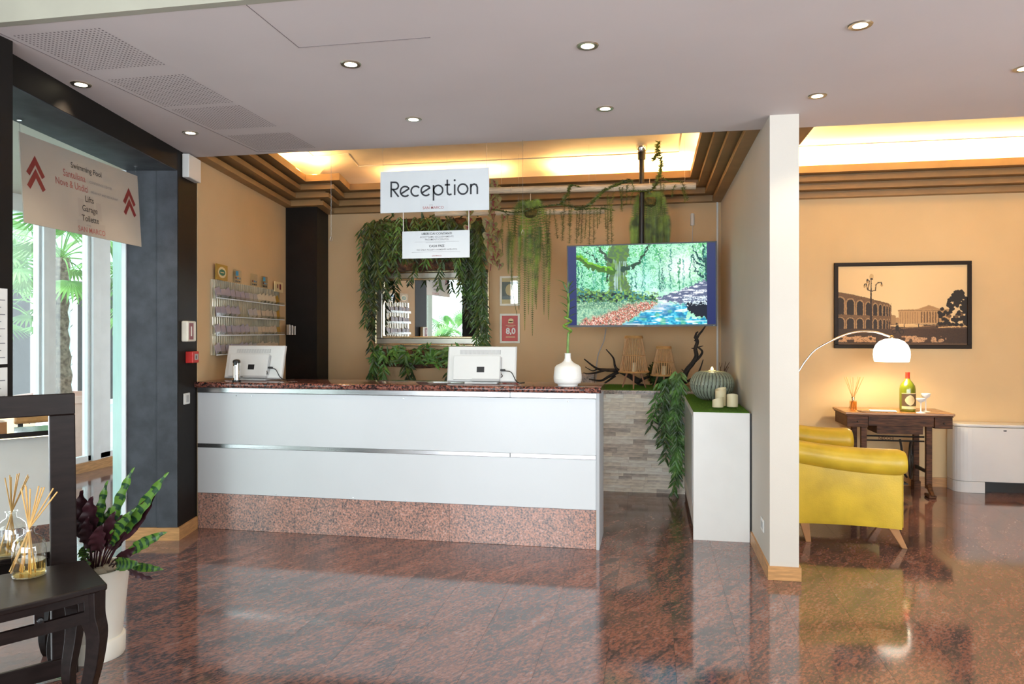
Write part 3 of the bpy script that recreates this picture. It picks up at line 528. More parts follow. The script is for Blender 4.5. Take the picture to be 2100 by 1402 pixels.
def monitor(loc, rz, label, w=.505, h=.262):
    t = thing('monitor', label, 'monitor', loc, rz); R = Matrix.Rotation(math.radians(-13), 4, 'X')
    def tb(name, m, x0, y0, z0, x1, y1, z1, bevel=.003, par=t):
        mb = MB().box(x0, y0, z0, x1, y1, z1, Matrix.Translation((0, .02, .012)) @ R); return mb.build(name, m, par, bevel=bevel)
    # local -y is the back of the screen, the way visitors see it
    sh = MB(); a = [(-w/2, 0), (w/2, 0), (w/2, h), (-w/2, h)]; b = [(-w/2+.03, .015), (w/2-.09, .015), (w/2-.09, h-.07), (-w/2+.03, h-.07)]
    TM = Matrix.Translation((0, .02, .012)) @ R
    sh.add([TM @ Vector((x, .022, z)) for x, z in a] + [TM @ Vector((x, .0, z)) for x, z in a] + [TM @ Vector((x*.96, -.012, .008 + z*.95)) for x, z in a] , [(3,2,1,0)] + [(i, (i+1) % 4, 4+(i+1) % 4, 4+i) for i in range(4)] + [(4+i, 4+(i+1) % 4, 8+(i+1) % 4, 8+i) for i in range(4)] + [(8, 9, 10, 11)])
    sh.build('back_shell', M['plast'], t, bevel=.003)
    tb('rear_housing', M['plast'], -w/2+.05, -.034, .012, w/2-.115, -.012, h-.075); v = tb('vent_grille', M['plastg'], -w/2+.09, -.0135, h-.062, w/2-.115, -.012, h-.03, .001)
    mb = MB()
    for k in range(30): x = -w/2+.095 + k*(w-.215)/30; mb.box(x, -.0145, h-.061, x+.004, -.0136, h-.031, TM)
    mb.build('vent_slots', M['plast'], v)
    tb('rating_label', M['blackp'], -.03, -.0355, .065, .025, -.0345, .105, .0005); tb('port_recess', M['plastg'], w/2-.115, -.03, .03, w/2-.105, -.013, h-.085, .001)
    tb('cable_plug', M['blackp'], w/2-.112, -.032, .075, w/2-.075, -.015, .09); tb('foot_bar', M['plastg'], -w/2+.19, -.040, .0, w/2-.115, -.012, .018)
    tb('bezel_screen', M['blackp'], -w/2+.012, .022, .012, w/2-.012, .024, h-.012, .001)
    MB().box(-.12, .0, 0, .12, .17, .012).build('stand_base', M['plast'], t, bevel=.004); MB().box(-.04, .075, .01, .04, .1, .12).build('stand_neck', M['plast'], t)
    MB().tube(bez([(w/2-.08, .0, .095), (w/2-.03, -.01, .085), (w/2+.0, .0, .03), (w/2+.02, .04, .006), (w/2+.05, .12, .005)], 6), .0035, 6).build('power_cable', M['rubber'], t, smooth=True)
    MB().tube(bez([(w/2-.10, -.02, .075), (w/2-.09, -.03, .06), (w/2-.10, -.02, .05)], 5), .003, 6).build('spare_plug', M['blackp'], t); return t
monitor((-1.195, 5.12, 1.10), math.radians(3), 'white computer monitor seen from behind, between the hanging signs and the white vase')
monitor((-3.03, 5.18, 1.10), math.radians(-4), 'white computer monitor seen from behind, standing before the brochure rack')
p = aZ(481, 783, 1.10); t = thing('hand_sanitiser_dispenser', 'slim chrome and black bottle standing in front of the monitor by the brochure rack', 'dispenser', (p.x, 5.0, 1.10))
MB().lathe([(.030, 0), (.032, .008), (.030, .014)], 20).build('base', M['blackp'], t, smooth=True); MB().lathe([(.026, .014), (.026, .135), (.025, .14)], 20).build('body', M['chrome'], t, smooth=True)
MB().lathe([(.027, .14), (.028, .155), (.022, .164), (.006, .168)], 20).build('cap', M['blackp'], t, smooth=True); MB().box(-.006, -.034, .125, .016, -.012, .15).build('spout', M['blackp'], t, bevel=.003); MB().box(-.010, -.0275, .03, .006, -.024, .12).build('level_strip', M['paper'], t)
p = Vector((-.56, 5.05, 1.10)); t = thing('vase', 'round white porcelain vase with narrow neck holding the spiral bamboo', 'vase', p)
MB().lathe([(.068, 0), (.070, .010), (.072, .014), (.090, .02), (.096, .035), (.098, .06), (.094, .10), (.090, .128), (.078, .142), (.045, .158), (.028, .172), (.021, .19), (.0205, .222), (.0235, .226), (.019, .226), (.016, .19)], 40).build('body', M['porcel'], t, smooth=True, ang=60)
mb = MB()
for z in (.05, .065, .08, .095, .11): mb.lathe([(.0965 - (z-.05)*.09, z-.002), (.0985 - (z-.05)*.09, z), (.0965 - (z-.05)*.09, z+.002)], 40, cap=False)
mb.build('relief_bands', M['porcel'], t, smooth=True)
t = thing('lucky_bamboo', 'single spiral lucky bamboo stalk with thin leaves standing in the white vase', 'plant', (p.x, p.y, 1.24))
z0 = 1.20 - 1.24; path = [(0, 0, z0), (0, 0, .1), (.004, 0, .21)] + [(.026*math.sin(q), .02*math.cos(q)-.02, .21 + .012 + q*.011) for q in np.linspace(.4, 2*PI*1.6, 14)] + [(0, -.01, .34), (.006, 0, .42), (.003, 0, .50)]
MB().tube(bez(path, 4), [.0085]*1 + [.0085] * (len(bez(path, 4))-1), 8).build('stalk', M['bamboo_st'], t, smooth=True)
for k in range(14):
    z = .33 + .017*k; q = k*2.2; L = .06 + .05*random.random(); MB().leaf((.004, 0, z), (math.cos(q), .4*math.sin(q), .9), (0, -.4, 1), L, .012, .35).build('leaf', M['leafg'], t)
MB().leaf((.004, 0, .5), (-.5, 0, 1), (0, -1, .3), .10, .012, .1).build('leaf', M['leafg'], t); MB().leaf((.004, 0, .5), (.05, 0, 1), (0, -1, .3), .09, .013, .1).build('leaf', M['leafg'], t)
# ================================================================== HANGING SIGNS
def hung(name, label, c, rz, w, h, m, tilt=0, cat='sign'):
    t = thing(name, label, cat, c, rot=(tilt, 0, rz)); MB().box(-w/2, 0, -h, w/2, .006, 0).build('board', m, t, bevel=.0008); return t
def arc(cx, cz, r, a0, a1, n=18, rx=None): return [(cx + (rx or r)*math.cos(math.radians(a0 + (a1-a0)*i/n)), cz + r*math.sin(math.radians(a0 + (a1-a0)*i/n))) for i in range(n+1)]
y = 4.83; A = aY(780, 351, y); B = aY(1003, 344, y); w = B.x - A.x; hh = .288; ctr = Vector(((A.x+B.x)/2, y, (A.z+B.z)/2))
t = hung('reception_sign', 'white board reading Reception in thin black letters, hung from the ceiling edge', ctr, 0.0, w, hh, M['signw'])
g = MB()
for x0, x1, z0, z1 in ((-.10, .10, -.283, -.20), (-.08, -.035, -.19, -.10), (-.02, .02, -.19, -.07), (.035, .08, -.19, -.10)): g.add([(x0, -.0008, z0), (x1, -.0008, z0), (x1, -.0008, z1), (x0, -.0008, z1)], [(0, 1, 2, 3)])
g.build('building_watermark', M['ghost2'], t)
def U(x): return (x - 741)*w/1362.0
def Vv(z): return -(z - 170)*w/1362.0*1.0 
S = []; r = 58
S.append([(200, 505), (200, 323), (250, 323)] + [(250 + 42*math.cos(math.radians(a)), 366 - 43*math.sin(math.radians(a))) for a in range(80, -91, -17)] + [(250, 409), (200, 409)]); S.append([(222, 409), (296, 500)])
def e_(cx, cy): return [(cx-50, cy+28), (cx+54, cy-36)] , [(cx + 60*math.cos(math.radians(a)), cy - 60*math.sin(math.radians(a))) for a in range(36, 326, 14)]
for cx, cy in ((378, 434), (641, 424)): S += list(e_(cx, cy))
S.append([(513 + 59*math.cos(math.radians(a)), 430 - 59*math.sin(math.radians(a))) for a in range(42, 322, 14)])
S.append([(736, 545), (736, 356)]); S.append([(795 + 57*math.cos(math.radians(a)), 418 - 57*math.sin(math.radians(a))) for a in range(0, 361, 15)])
S.append([(908, 292), (908, 440), (916, 465), (935, 474), (962, 466)]); S.append([(876, 356), (943, 354)]); S.append([(1000, 350), (1000, 478)])
S.append([(1101 + 60*math.cos(math.radians(a)), 406 - 60*math.sin(math.radians(a))) for a in range(0, 361, 15)])
S.append([(1199, 468), (1199, 345)]); S.append([(1199, 385), (1212, 358), (1240, 346), (1266, 356), (1279, 385), (1279, 466)])
mb = MB()
for s in S: 
    mb.ribbon([(U(x), Vv(z) - .0 + (x-741)*w/1362*-.035) for x, z in s], (.0118), -.0012)
q = [(U(1000) + .0075*math.cos(a), Vv(300) + (1000-741)*w/1362*-.035 + .0075*math.sin(a)) for a in np.linspace(0, 2*PI, 13)[:-1]]; mb.add([(x, -.0012, z) for x, z in q], [tuple(range(12))])
mb.build('lettering', M['ink'], t); text('SAN MARCO', .026, -.005, -.262, M['redl'], t); text('HOTEL', .009, -.02, -.243, M['inkg'], t)
for px in (785, 998):
    x = aY(px, 300, y).x - ctr.x; MB().tube([(x, .003, -.002), (x, .003, ZC - ctr.z)], .0011, 5).build('wire', M['alu'], t)
A = aY(825, 475, y); B = aY(963, 471, y); w2 = B.x - A.x; c2 = Vector(((A.x+B.x)/2, y, (A.z+B.z)/2))
t = hung('cash_free_sign', 'smaller white notice reading Cash Free, hanging on cords below the Reception board', c2, 0, w2, .187, M['signw'])
for body, sz, z, m in (('LIBERI DAI CONTANTI', .0215, -.020, M['ink']), ('ACCETTIAMO ESCLUSIVAMENTE', .0165, -.042, M['inkg']), ('PAGAMENTI CON POS', .0165, -.060, M['inkg']), ('CASH FREE', .0225, -.105, M['ink']), ('WE ONLY ACCEPT PAYMENTS WITH POS', .0155, -.130, M['inkg']), ('SAN MARCO', .012, -.172, M['redl'])): text(body, sz, .008, z, m, t)
mb = MB(); mb.box(-.15, -.0012, -.0755, .165, -.0008, -.0742); mb.box(-.07, -.0012, -.082, .07, -.0008, -.081); mb.box(-.17, -.0012, -.1455, .175, -.0008, -.1442); mb.build('fine_print', M['inkg'], t)
for sx in (-1, 1): MB().tube([(sx*(w2/2-.006), .003, -.002), (sx*(w2/2-.006), .003, ctr.z - hh - c2.z)], .0022, 5).build('cord', M['paper'], t)
# direction sign in the opening
h1 = aZ(42, 242, 2.616); h2 = aZ(280, 338, 2.616); dv = h2 - h1; ang = math.atan2(dv.y, dv.x); mid = (h1 + h2)/2
wS = dv.length + .022; hS = .487; t = hung('direction_sign', 'beige hanging directory board with red arrows listing Swimming Pool and Lifts', (mid.x, mid.y, 2.542), ang, wS, hS, M['signt'], tilt=math.radians(-3.5))
g = MB()
for x0, x1, z0, z1 in ((-.115, .155, -.485, -.40), (-.10, -.045, -.38, -.27), (-.025, .05, -.38, -.24), (.075, .125, -.38, -.27)): g.add([(x0, -.0008, z0), (x1, -.0008, z0), (x1, -.0008, z1), (x0, -.0008, z1)], [(0, 1, 2, 3)])
g.build('building_watermark', M['ghost'], t)
text('Swimming Pool', .048, -.0, -.085, M['ink'], t); text('Santuliana', .060, -.12, -.145, M['redl'], t, sx=.85); text('CONFERENCE CENTER', .022, .135, -.152, M['inkg'], t)
text('Nove & Undici', .060, -.145, -.205, M['redl'], t, sx=.82); text('BREAKFAST AND RESTAURANT', .020, .17, -.212, M['inkg'], t)
for b, z in (('Lifts', -.265), ('Garage', -.325), ('Toilette', -.385)): text(b, .052, 0.01, z, M['ink'], t)
text('SAN MARCO', .046, .02, -.455, M['redl'], t); text('HOTEL', .014, -.01, -.425, M['inkg'], t)
for cx in (-.45, .44):
    for k in (0, 1):
        z = -.13 - k*.072; mb = MB(); mb.ribbon([(cx-.06, z-.085), (cx, z), (cx+.06, z-.085)], .03, -.0012); mb.build('arrow_chevron', M['red'], t)
for sx in (-1, 1):
    x = sx*(wS/2-.011); MB().tube([(x, .003, -.005), (x, .003, .06)], .001, 5).build('wire', M['alu'], t); MB().lathe([(.012, .062), (.012, .068), (.005, .07), (.005, .0735)], 10, (x, .003, 0)).build('hook', M['chrome'], t, smooth=True)
# loose chains on the ceiling edge
def chain(u, v0, v1, label):
    A = aY(u, v0, y); B = aY(u, v1, y); t = thing('hanging_chain', label, 'chain', (A.x, y, ZC)); L = ZC - B.z; k = int(L/.016); mb = MB()
    for i in range(k):
        q = [(.003*math.cos(a), .003*math.sin(a)*(i % 2), -i*.016 - .008 + .0085*math.sin(a)) if i % 2 == 0 else (0, .003*math.cos(a), -i*.016-.008+.0085*math.sin(a)) for a in np.linspace(0, 2*PI, 7)]; mb.tube(q, .0006, 4, cap=False)
    mb.build('links', M['steel'], t); MB().tube([(0, 0, -L), (.008, 0, -L-.02), (.009, 0, -L-.03), (0, 0, -L-.036), (-.009, 0, -L-.03), (-.008, 0, -L-.02), (0, 0, -L)], .0014, 5).build('hook', M['steel'], t)
chain(679, 310, 484, 'thin loose chain hanging near the black corner column'); chain(1072, 293, 470, 'thin loose chain hanging before the fern beside the Reception board')
# ================================================================== LEFT WALL: rack, alarm box, call point, switch
nW = Vector((WD.y, -WD.x, 0)); rzW = math.atan2(WD.y, WD.x); pR = aP(430, 640, W0, nW); pE = aP(577, 640, W0, nW); LR = (pE - pR).length - .08
t = thing('brochure_rack', 'clear acrylic wall rack with four tiers of brochures on the tan side wall', 'rack', (pR.x, pR.y, 1.29), rzW)
MB().box(0, -.008, 0, LR, -.002, .60).build('back_panel', M['acrylic'], t); mb = MB()
for k in range(int(LR/.045)): mb.box(k*.045, -.022, .0, k*.045+.014, -.009, .598)
mb.build('dividers', M['rib'], t)
for zz in (0.0, .155, .305, .45):
    mb = MB().box(0, -.055, zz, LR, -.008, zz+.006); mb.box(0, -.058, zz, LR, -.053, zz+.03); mb.build('shelf', M['acrylic'], t)
    MB().box(0, -.0595, zz-.002, LR, -.052, zz+.006).build('shelf_lip', M['upvc'], t)
bcols = [mat('brochure_lilac', (.36, .31, .36), .5), mat('brochure_beige', (.56, .44, .32), .5), mat('brochure_grey', (.42, .38, .36), .5), mat('brochure_cream', (.70, .58, .42), .5), mat('brochure_ochre', (.42, .24, .03), .5)]
bm_ = MB().box(-.043, -.006, 0, .043, 0, .07).mesh('brochure')
tiers = ['lowest', 'third', 'second', 'top']
for ti, zz in enumerate((0.0, .155, .305, .45)):
    k = 0; x = .07
    while x < LR - .12:
        if not (ti == 2 and .55 < x < .70):
            ci = (0 if x < LR*.42 else (2 if x < LR*.55 else (3 if ti == 3 else 1))); ci = 4 if (x > LR - .22 and ti > 0) else ci
            me = bm_.copy(); me.materials.append(bcols[ci]); o = bpy.data.objects.new('brochure', me); COL.objects.link(o)
            cn = ['lilac', 'beige', 'grey', 'cream', 'ochre'][ci]
            tag(o, '%s brochure standing in the %s tier of the acrylic rack' % (cn, tiers[ti]), 'brochure', 'brochures in the acrylic rack')
            tl = random.uniform(-.35, .1); Mx = Matrix.Translation((pR.x, pR.y, 1.29)) @ Matrix.Rotation(rzW, 4, 'Z') @ Matrix.Translation((x, -.040, zz+.0075 + .043*abs(math.sin(tl)))) @ Matrix.Rotation(tl, 4, 'Y') @ Matrix.Rotation(-.12, 4, 'X'); o.matrix_world = Mx
        x += .105 + random.uniform(-.01, .012)
def onrack(x, z, dy=0): return Matrix.Translation((pR.x, pR.y, 1.29)) @ Matrix.Rotation(rzW, 4, 'Z') @ Matrix.Translation((x, -.03 + dy, z))
def card(name, label, x, z, w, h, m, cat='sign'):
    t = thing(name, label, cat); t.location = onrack(x, z).translation; t.rotation_euler = (0, 0, rzW); MB().box(-w/2, -.004, 0, w/2, .004, h).build('board', m, t); return t
def disc(mb, cx, cz, rx, rz_, y, n=16): mb.add([(cx + rx*math.cos(a), y, cz + rz_*math.sin(a)) for a in np.linspace(0, 2*PI, n+1)[:-1]], [tuple(range(n))]); return mb
c = card('quality_plaque', 'yellow plaque with a green oval emblem on top of the brochure rack', .16, .60, .23, .125, bcols[4]); disc(MB(), .0, .062, .085, .045, -.0048).build('pale_oval', M['labelc'], c); disc(MB(), 0, .062, .062, .026, -.0054).build('green_oval', mat('emblem_green', (.03, .14, .05), .5), c); MB().box(-.035, -.006, .058, .035, -.0055, .066).build('lettering', M['labelc'], c)
bl = mat('card_blue', (.05, .30, .55), .5)
for x, z, lab, col in ((.50, .60, 'clear stand with a large blue card logo on the rack, next to the yellow plaque', 1), (.90, .60, 'clear stand with faint payment logos at the middle of the rack top', 0), (1.18, .60, 'clear stand with a small blue card logo on the rack, towards the red plaque', 1)):
    c = card('payment_logo_stand', lab, x, z, .16, .11, M['acrylic'])
    if col: MB().box(-.05, -.0055, .062, .01, -.005, .10).build('blue_logo', bl, c)
    for k in range(3): MB().box(-.06+.045*k, -.0055, .035, -.03+.045*k, -.005, .05).build('small_logo', [M['red'], bl, M['inkg']][k], c); MB().box(-.055+.04*k, -.0055, .008, -.03+.04*k, -.005, .02).build('small_logo', M['ink'], c)
c = card('red_plaque', 'pale framed plaque with a red square at the far end of the rack top', 1.60, .585, .25, .10, M['labelc']); MB().box(.01, -.0055, .025, .06, -.005, .08).build('red_square', M['red'], c); MB().box(-.06, -.0055, .035, -.03, -.005, .075).build('red_mark', M['red'], c)
for k, (dx, dz) in enumerate(((0, .0), (.05, -.006), (.10, -.012))):
    p = onrack(LR + .02 + dx, .155, -.06 - k*.012); o = MB().box(-.1, -.003, 0, .1, .003, .105 - .008*k).build('leaflet', M['paper']); o.location = p.translation; o.rotation_euler = (0, 0, rzW + .45)
    tag(o, 'white leaflet sticking out past the far end of the acrylic rack', 'leaflet', 'white leaflets at the rack end')
jz = lambda u, v: aP(u, v, C0, (LP.x, LP.y))
def onjamb(name, label, cat, u, v):
    p = jz(u, v); t = thing(name, label, cat, p, math.atan2(LD.y, LD.x)); return t
t = onjamb('alarm_sounder', 'cream alarm box with red lettering panel on the dark pillar, above the red call point', 'alarm', 380, 679)
MB().box(-.075, -.05, -.075, .075, 0, .075).build('case', M['cream_p'], t, bevel=.01); MB().box(-.055, -.0515, -.06, .02, -.0502, .06).build('red_panel', M['red'], t); MB().box(-.03, -.0525, -.035, -.01, -.0516, .035).build('white_mark', M['paper'], t)
t = onjamb('fire_call_point', 'small red fire alarm call point on the dark pillar above the counter end', 'alarm', 386, 732)
MB().box(-.05, -.055, -.042, .06, 0, .042).build('case', M['alarm'], t, bevel=.005); MB().box(-.02, -.0565, -.02, .04, -.0552, .022).build('window', M['plastg'], t); MB().box(-.005, -.0575, -.012, .01, -.0566, .012).build('dot', M['ink'], t)
t = onjamb('light_switch', 'white framed light switch on the dark pillar beside the counter', 'switch', 381, 817)
MB().box(-.048, -.012, -.04, .048, 0, .04).build('plate', M['plast'], t, bevel=.004); MB().box(-.02, -.0135, -.025, .025, -.0122, .025).build('rocker', M['plastg'], t)
p = aZ(382, 338, 2.62); t = thing('wall_speaker', 'small white box speaker at the top of the dark pillar under the ceiling', 'speaker', LM @ Vector((.004, .155, 2.60)), math.atan2(LD.y, LD.x))
MB().box(-.10, -.05, -.02, .12, 0, .15).build('case', M['plast'], t, bevel=.006)
for k, (z0, z1) in enumerate(((1.33, 1.66), (.95, 1.315))):
    o = MB().box(0, -.30, 0, .003, 0, z1-z0).build('paper_notice', M['paper']); o.location = (-2.778, 2.62 + .12, z0); o.location.y = aX(14, 700, -2.778).y
    tag(o, ('upper printed paper notice pinned on the dark post', 'lower printed paper notice pinned on the dark post')[k], 'notice')
    for j in range(9): MB().box(.0031, -.25 + .02*(j % 3), (z1-z0)*(.08+.095*j), .0036, -.012 - .02*(j % 2), (z1-z0)*(.08+.095*j)+.004).build('print_line', M['inkg'], o)
# ================================================================== BACK WALL: mirror, greenery, small frames
Ym = 7.56; A = aY(768, 556, Ym); B = aY(1002, 710, Ym); 
t = thing('wall_mirror', 'large rectangular mirror in a champagne gold frame amid hanging greenery', 'mirror', ((A.x+B.x)/2, YB, B.z)); wM = B.x - A.x; hM = A.z - B.z
for nm, d0, d1, dep, m in (('outer_frame', 0, .022, .045, M['gold']), ('frame_band', .022, .085, .032, M['silver']), ('inner_frame', .085, .105, .04, M['gold'])):
    for (x0, x1, z0, z1) in ((-wM/2+d0, wM/2-d0, d0, d1), (-wM/2+d0, wM/2-d0, hM-d1, hM-d0), (-wM/2+d0, -wM/2+d1, d1, hM-d1), (wM/2-d1, wM/2-d0, d1, hM-d1)):
        MB().box(x0, -dep, z0, x1, -.003, z1).build(nm, m, t, bevel=.006)
MB().box(-wM/2+.1, -.02, .1, wM/2-.1, -.004, hM-.1).build('mirror_glass', M['mirror'], t)
def strand(mb, p, L, lean=(0, 0), lw=.019, ll=.10, n=None, sway=.03, spread=1.0):
    p = Vector(p); n = n or int(L/.027); ph = random.random()*6
    for i in range(n):
        s = i/n; c = p + Vector((lean[0]*s**.7 + sway*math.sin(s*4+ph), lean[1]*s**.7, -L*s + .05*math.sin(min(1, s*5)*PI)))
        for sd in (-1, 1):
            a = random.uniform(.3, .9)*sd*spread; mb.leaf(c, (math.sin(a), random.uniform(-.5, .15), -math.cos(a)), (random.uniform(-.4, .4), -1, .3), ll*random.uniform(.7, 1.15), lw, .15, 3)
    mb.tube([p + Vector((lean[0]*s**.7 + sway*math.sin(s*4+ph), lean[1]*s**.7, -L*s + .05*math.sin(min(1, s*5)*PI))) for s in np.linspace(0, 1, 7)], .0025, 4)
def planter(name, label, u0, v0, u1, v1, Yp, planks):
    A = aY(u0, v0, Yp); B = aY(u1, v1, Yp); t = thing(name, label, 'planter', ((A.x+B.x)/2, YB, B.z)); hh = (A.z - B.z)/planks
    for k in range(planks):
        z = B.z + hh*k; mb = MB(); n = 14
        ring = [Vector((0, Yp + .05 + .05*math.cos(q), z + hh/2 + hh*.55*math.sin(q))) for q in np.linspace(0, 2*PI, 9)[:-1]]; vs = []
        for i in range(n+1):
            for q in ring: vs.append((A.x + (B.x-A.x)*i/n, min(YB-.004, q.y + random.uniform(-.012, .012)), q.z + random.uniform(-.012, .012)))
        mb.add(vs, [(i*8+j, i*8+(j+1) % 8, (i+1)*8+(j+1) % 8, (i+1)*8+j) for i in range(n) for j in range(8)] + [tuple(range(8))[::-1], tuple(n*8+j for j in range(8))]); mb.build('bark_plank', M['bark'], t, world=True, smooth=True, ang=50)
    return t
t = planter('upper_bark_planter', 'bark-faced wall planter above the gold mirror, overgrown with trailing willow-like leaves', 770, 452, 985, 552, 7.45, 4)
def hangs(t, specs, m, Yp, **kw):
    for u, v, L in specs:
        p = aY(u, v, Yp + random.uniform(-.06, .04)); mb = MB(); strand(mb, p, L, **kw); mb.build('trailing_strand', m if not isinstance(m, list) else random.choice(m), t, world=True)
GR = [M['leafd'], M['leafd'], M['leafd'], M['leafg']]
hangs(t, [(745, 470, 1.05), (757, 455, 1.2), (765, 450, .95), (775, 455, .7), (785, 450, .85), (795, 455, .55), (805, 460, .45), (752, 470, .8), (762, 460, 1.35), (770, 458, .5), (782, 465, .6)], GR, 7.42)
hangs(t, [(950, 455, .75), (960, 450, .95), (968, 450, 1.1), (976, 452, 1.35), (985, 455, 1.2), (992, 460, 1.5), (995, 475, 1.3), (945, 465, .6), (955, 470, .5), (980, 470, .9)], GR, 7.42)
hangs(t, [(u, 446 + random.uniform(0, 18), random.uniform(.25, .42)) for u in range(812, 950, 11)], GR, 7.40)
hangs(t, [(u, 480 + random.uniform(0, 25), random.uniform(.15, .3)) for u in range(800, 955, 13)], GR, 7.38)
hangs(t, [(812, 520, .32), (848, 528, .25), (905, 520, .38), (940, 520, .3)], M['leafd'], 7.36, ll=.08)
mb = MB()
for k in range(150):
    p = aY(random.uniform(775, 985), random.uniform(445, 500), 7.42); a = random.uniform(-2.6, 2.6); mb.leaf(p, (math.sin(a), random.uniform(-.8, 0), math.cos(a)*.8), (0, -1, .4), random.uniform(.07, .13), .022, .3, 3)
o = mb.build('leaf_cushion', M['leafd'], t, world=True); o['kind'] = 'stuff'
t = planter('lower_bark_planter', 'low bark-faced wall planter beneath the gold mirror, filled with leafy tufts', 768, 716, 1000, 754, 7.47, 2)
mb = MB()
for k in range(230):
    p = aY(random.uniform(766, 990), random.uniform(714, 745), 7.42 + random.uniform(-.03, .04)); a = random.uniform(-2.9, 2.9); mb.leaf(p, (math.sin(a), random.uniform(-.9, -.1), math.cos(a)*.8), (0, -1, .4), random.uniform(.06, .13), random.uniform(.02, .04), .3, 3)
o = mb.build('leaf_cushion', M['leafg'], t, world=True); o['kind'] = 'stuff'
hangs(t, [(762, 722, .32), (770, 728, .36), (782, 730, .38), (835, 730, .33), (842, 732, .22), (925, 735, .25)], [M['leafg'], M['leafd']], 7.40, ll=.11, lw=.026)
hangs(t, [(990, 700, .2)], M['leafd'], 7.4)
for u0, v0, lab, kind in ((1025, 566, 'small white frame with a dark print and mount, hung above the red score sign', 0), (1025, 643, 'small white frame holding a red card with the score 8,0', 1)):
    A = aY(u0, v0, 7.58); B = aY(u0+41, v0+60.5, 7.58); w_ = B.x - A.x; h_ = A.z - B.z
    t = thing('picture_frame', lab, 'picture frame', ((A.x+B.x)/2, YB, (A.z+B.z)/2))
    for x0, x1, z0, z1 in ((-w_/2, w_/2, -h_/2, -h_/2+.022), (-w_/2, w_/2, h_/2-.022, h_/2), (-w_/2, -w_/2+.022, -h_/2+.022, h_/2-.022), (w_/2-.022, w_/2, -h_/2+.022, h_/2-.022)): MB().box(x0, -.022, z0, x1, -.002, z1).build('frame_rail', M['framew'], t, bevel=.002)
    if kind == 0:
        MB().box(-w_/2+.02, -.010, -h_/2+.02, w_/2-.02, -.004, h_/2-.02).build('mount', M['labelc'], t); cb_ = mat('print_navy', (.02, .05, .07), .3, col2=(.05, .10, .09), vscale=12)
        s = MB().box(-.085, -.0115, -.09, .085, -.0102, .095).build('print', cb_, t); disc(MB(), .0, .01, .048, .062, -.0122, 24).build('gold_disc', M['labelc'], s); MB().box(-.085, -.0124, -.09, .085, -.0122, -.055).build('sea', mat('print_blue', (.06, .12, .17), .3), s); MB().box(-.016, -.0128, -.066, -.010, -.0124, -.045).build('boat', M['ink'], s)
        MB().box(-w_/2+.02, -.0165, -h_/2+.02, w_/2-.02, -.0155, h_/2-.02).build('glazing', M['bglass'], t)
    else:
        MB().box(-w_/2+.02, -.010, -h_/2+.02, w_/2-.02, -.004, h_/2-.02).build('card', mat('score_red', (.52, .06, .045), .45), t); text('8,0', .085, .008, -.03, M['paper'], t, y=-.0115, bold=.003)
        mb = MB(); disc(mb, .01, .085, .028, .02, -.0112); mb.box(-.018, -.0112, .055, .036, -.0108, .078); mb.build('emblem', M['labelc'], t); mb = MB(); mb.box(-.045, -.0112, .030, .06, -.0108, .034); mb.box(-.025, -.0112, .017, .04, -.0108, .021); mb.box(-.045, -.0112, -.095, .055, -.0108, -.086); mb.build('small_print', M['labelc'], t)
# ================================================================== BAMBOO POLES AND FERNS
def pole(label, u0, v0, u1, v1, Yp, r):
    A = aY(u0, v0, Yp); B = aY(u1, v1, Yp); t = thing('bamboo_pole', label, 'pole', (A+B)/2); n = 40; pts = [A.lerp(B, i/n) for i in range(n+1)]; L = (B-A).length
    MB().tube(pts, [r*(1 + .05*(1 if (i % 9) in (0,) else 0)) for i in range(n+1)], 14).build('cane', M['bamboo'], t, smooth=True, world=True)
    for f in (.12, .36, .62, .86): q = A.lerp(B, f); d = (B-A).normalized(); MB().tube([q - d*.006, q, q + d*.006], [r*1.0, r*1.1, r*1.0], 14).build('node_ring', M['bamboo'], t, smooth=True, world=True)
    for f in (.07, .5, .95): q = A.lerp(B, f); MB().tube([(q.x, q.y, q.z), (q.x, q.y, ZU)], .0012, 5).build('hanging_wire', M['alu'], t, world=True)
    return t, A, B
pole('long bleached bamboo cane hanging under the lit ceiling cove, reaching past the television pole', 1000, 391, 1427, 381, 6.775, .031)
pole('lower shorter bleached bamboo cane hanging just above the mirror planter', 893, 438, 1240, 433, 6.98, .026)
def frond(mb, p, d, L, W, droop, n=72):
    p = Vector(p); d = Vector(d); prev = None; pts = []
    for i in range(n+1):
        s = i/n; pts.append(p + Vector((d.x*L*.35*math.sin(min(1, s*1.6)*PI/2), d.y*L*.35*math.sin(min(1, s*1.6)*PI/2), d.z*L*.3*math.sin(min(1, s*2.5)*PI)*.6 - droop*L*s**1.25)))
    mb.tube(pts[::6], .002, 4)
    for i in range(2, n+1):
        t_ = (pts[i] - pts[i-1]).normalized(); sd = t_.cross(Vector((d.y, -d.x, .0)) if False else Vector((0, -1, 0)))
        if sd.length < .2: sd = Vector((1, 0, 0))
        sd.normalize(); w = W*(math.sin(PI*min(1, (i/n)**.6*.97+.03)))**.6
        for q in (-1, 1):
            a = pts[i]; e = a + sd*q*w/2 + t_*.008 + Vector((0, -.004, -.004)); mb.add([a - t_*.0046, e, a + t_*.0046], [(0, 1, 2)])
def fern(label, u, v, Yp, fr):
    p = aY(u, v, Yp); t = thing('sword_fern', label, 'fern', p, group=None)
    MB().lathe([(.02, -.07), (.055, -.05), (.065, 0), (.05, .02), (.01, .025)], 12).build('root_pot', M['moss'], t, smooth=True)
    MB().tube([(0, 0, .02), (0, 0, .20)], .0035, 5).build('hanger', M['bamboo'], t)
    for dx, L, dr in fr:
        mb = MB(); frond(mb, (dx*.05, random.uniform(-.03, .03), .01), (dx, random.uniform(-.25, .3), 1), L, random.uniform(.075, .095), dr); mb.build('frond', M['leafy'], t)
    return t
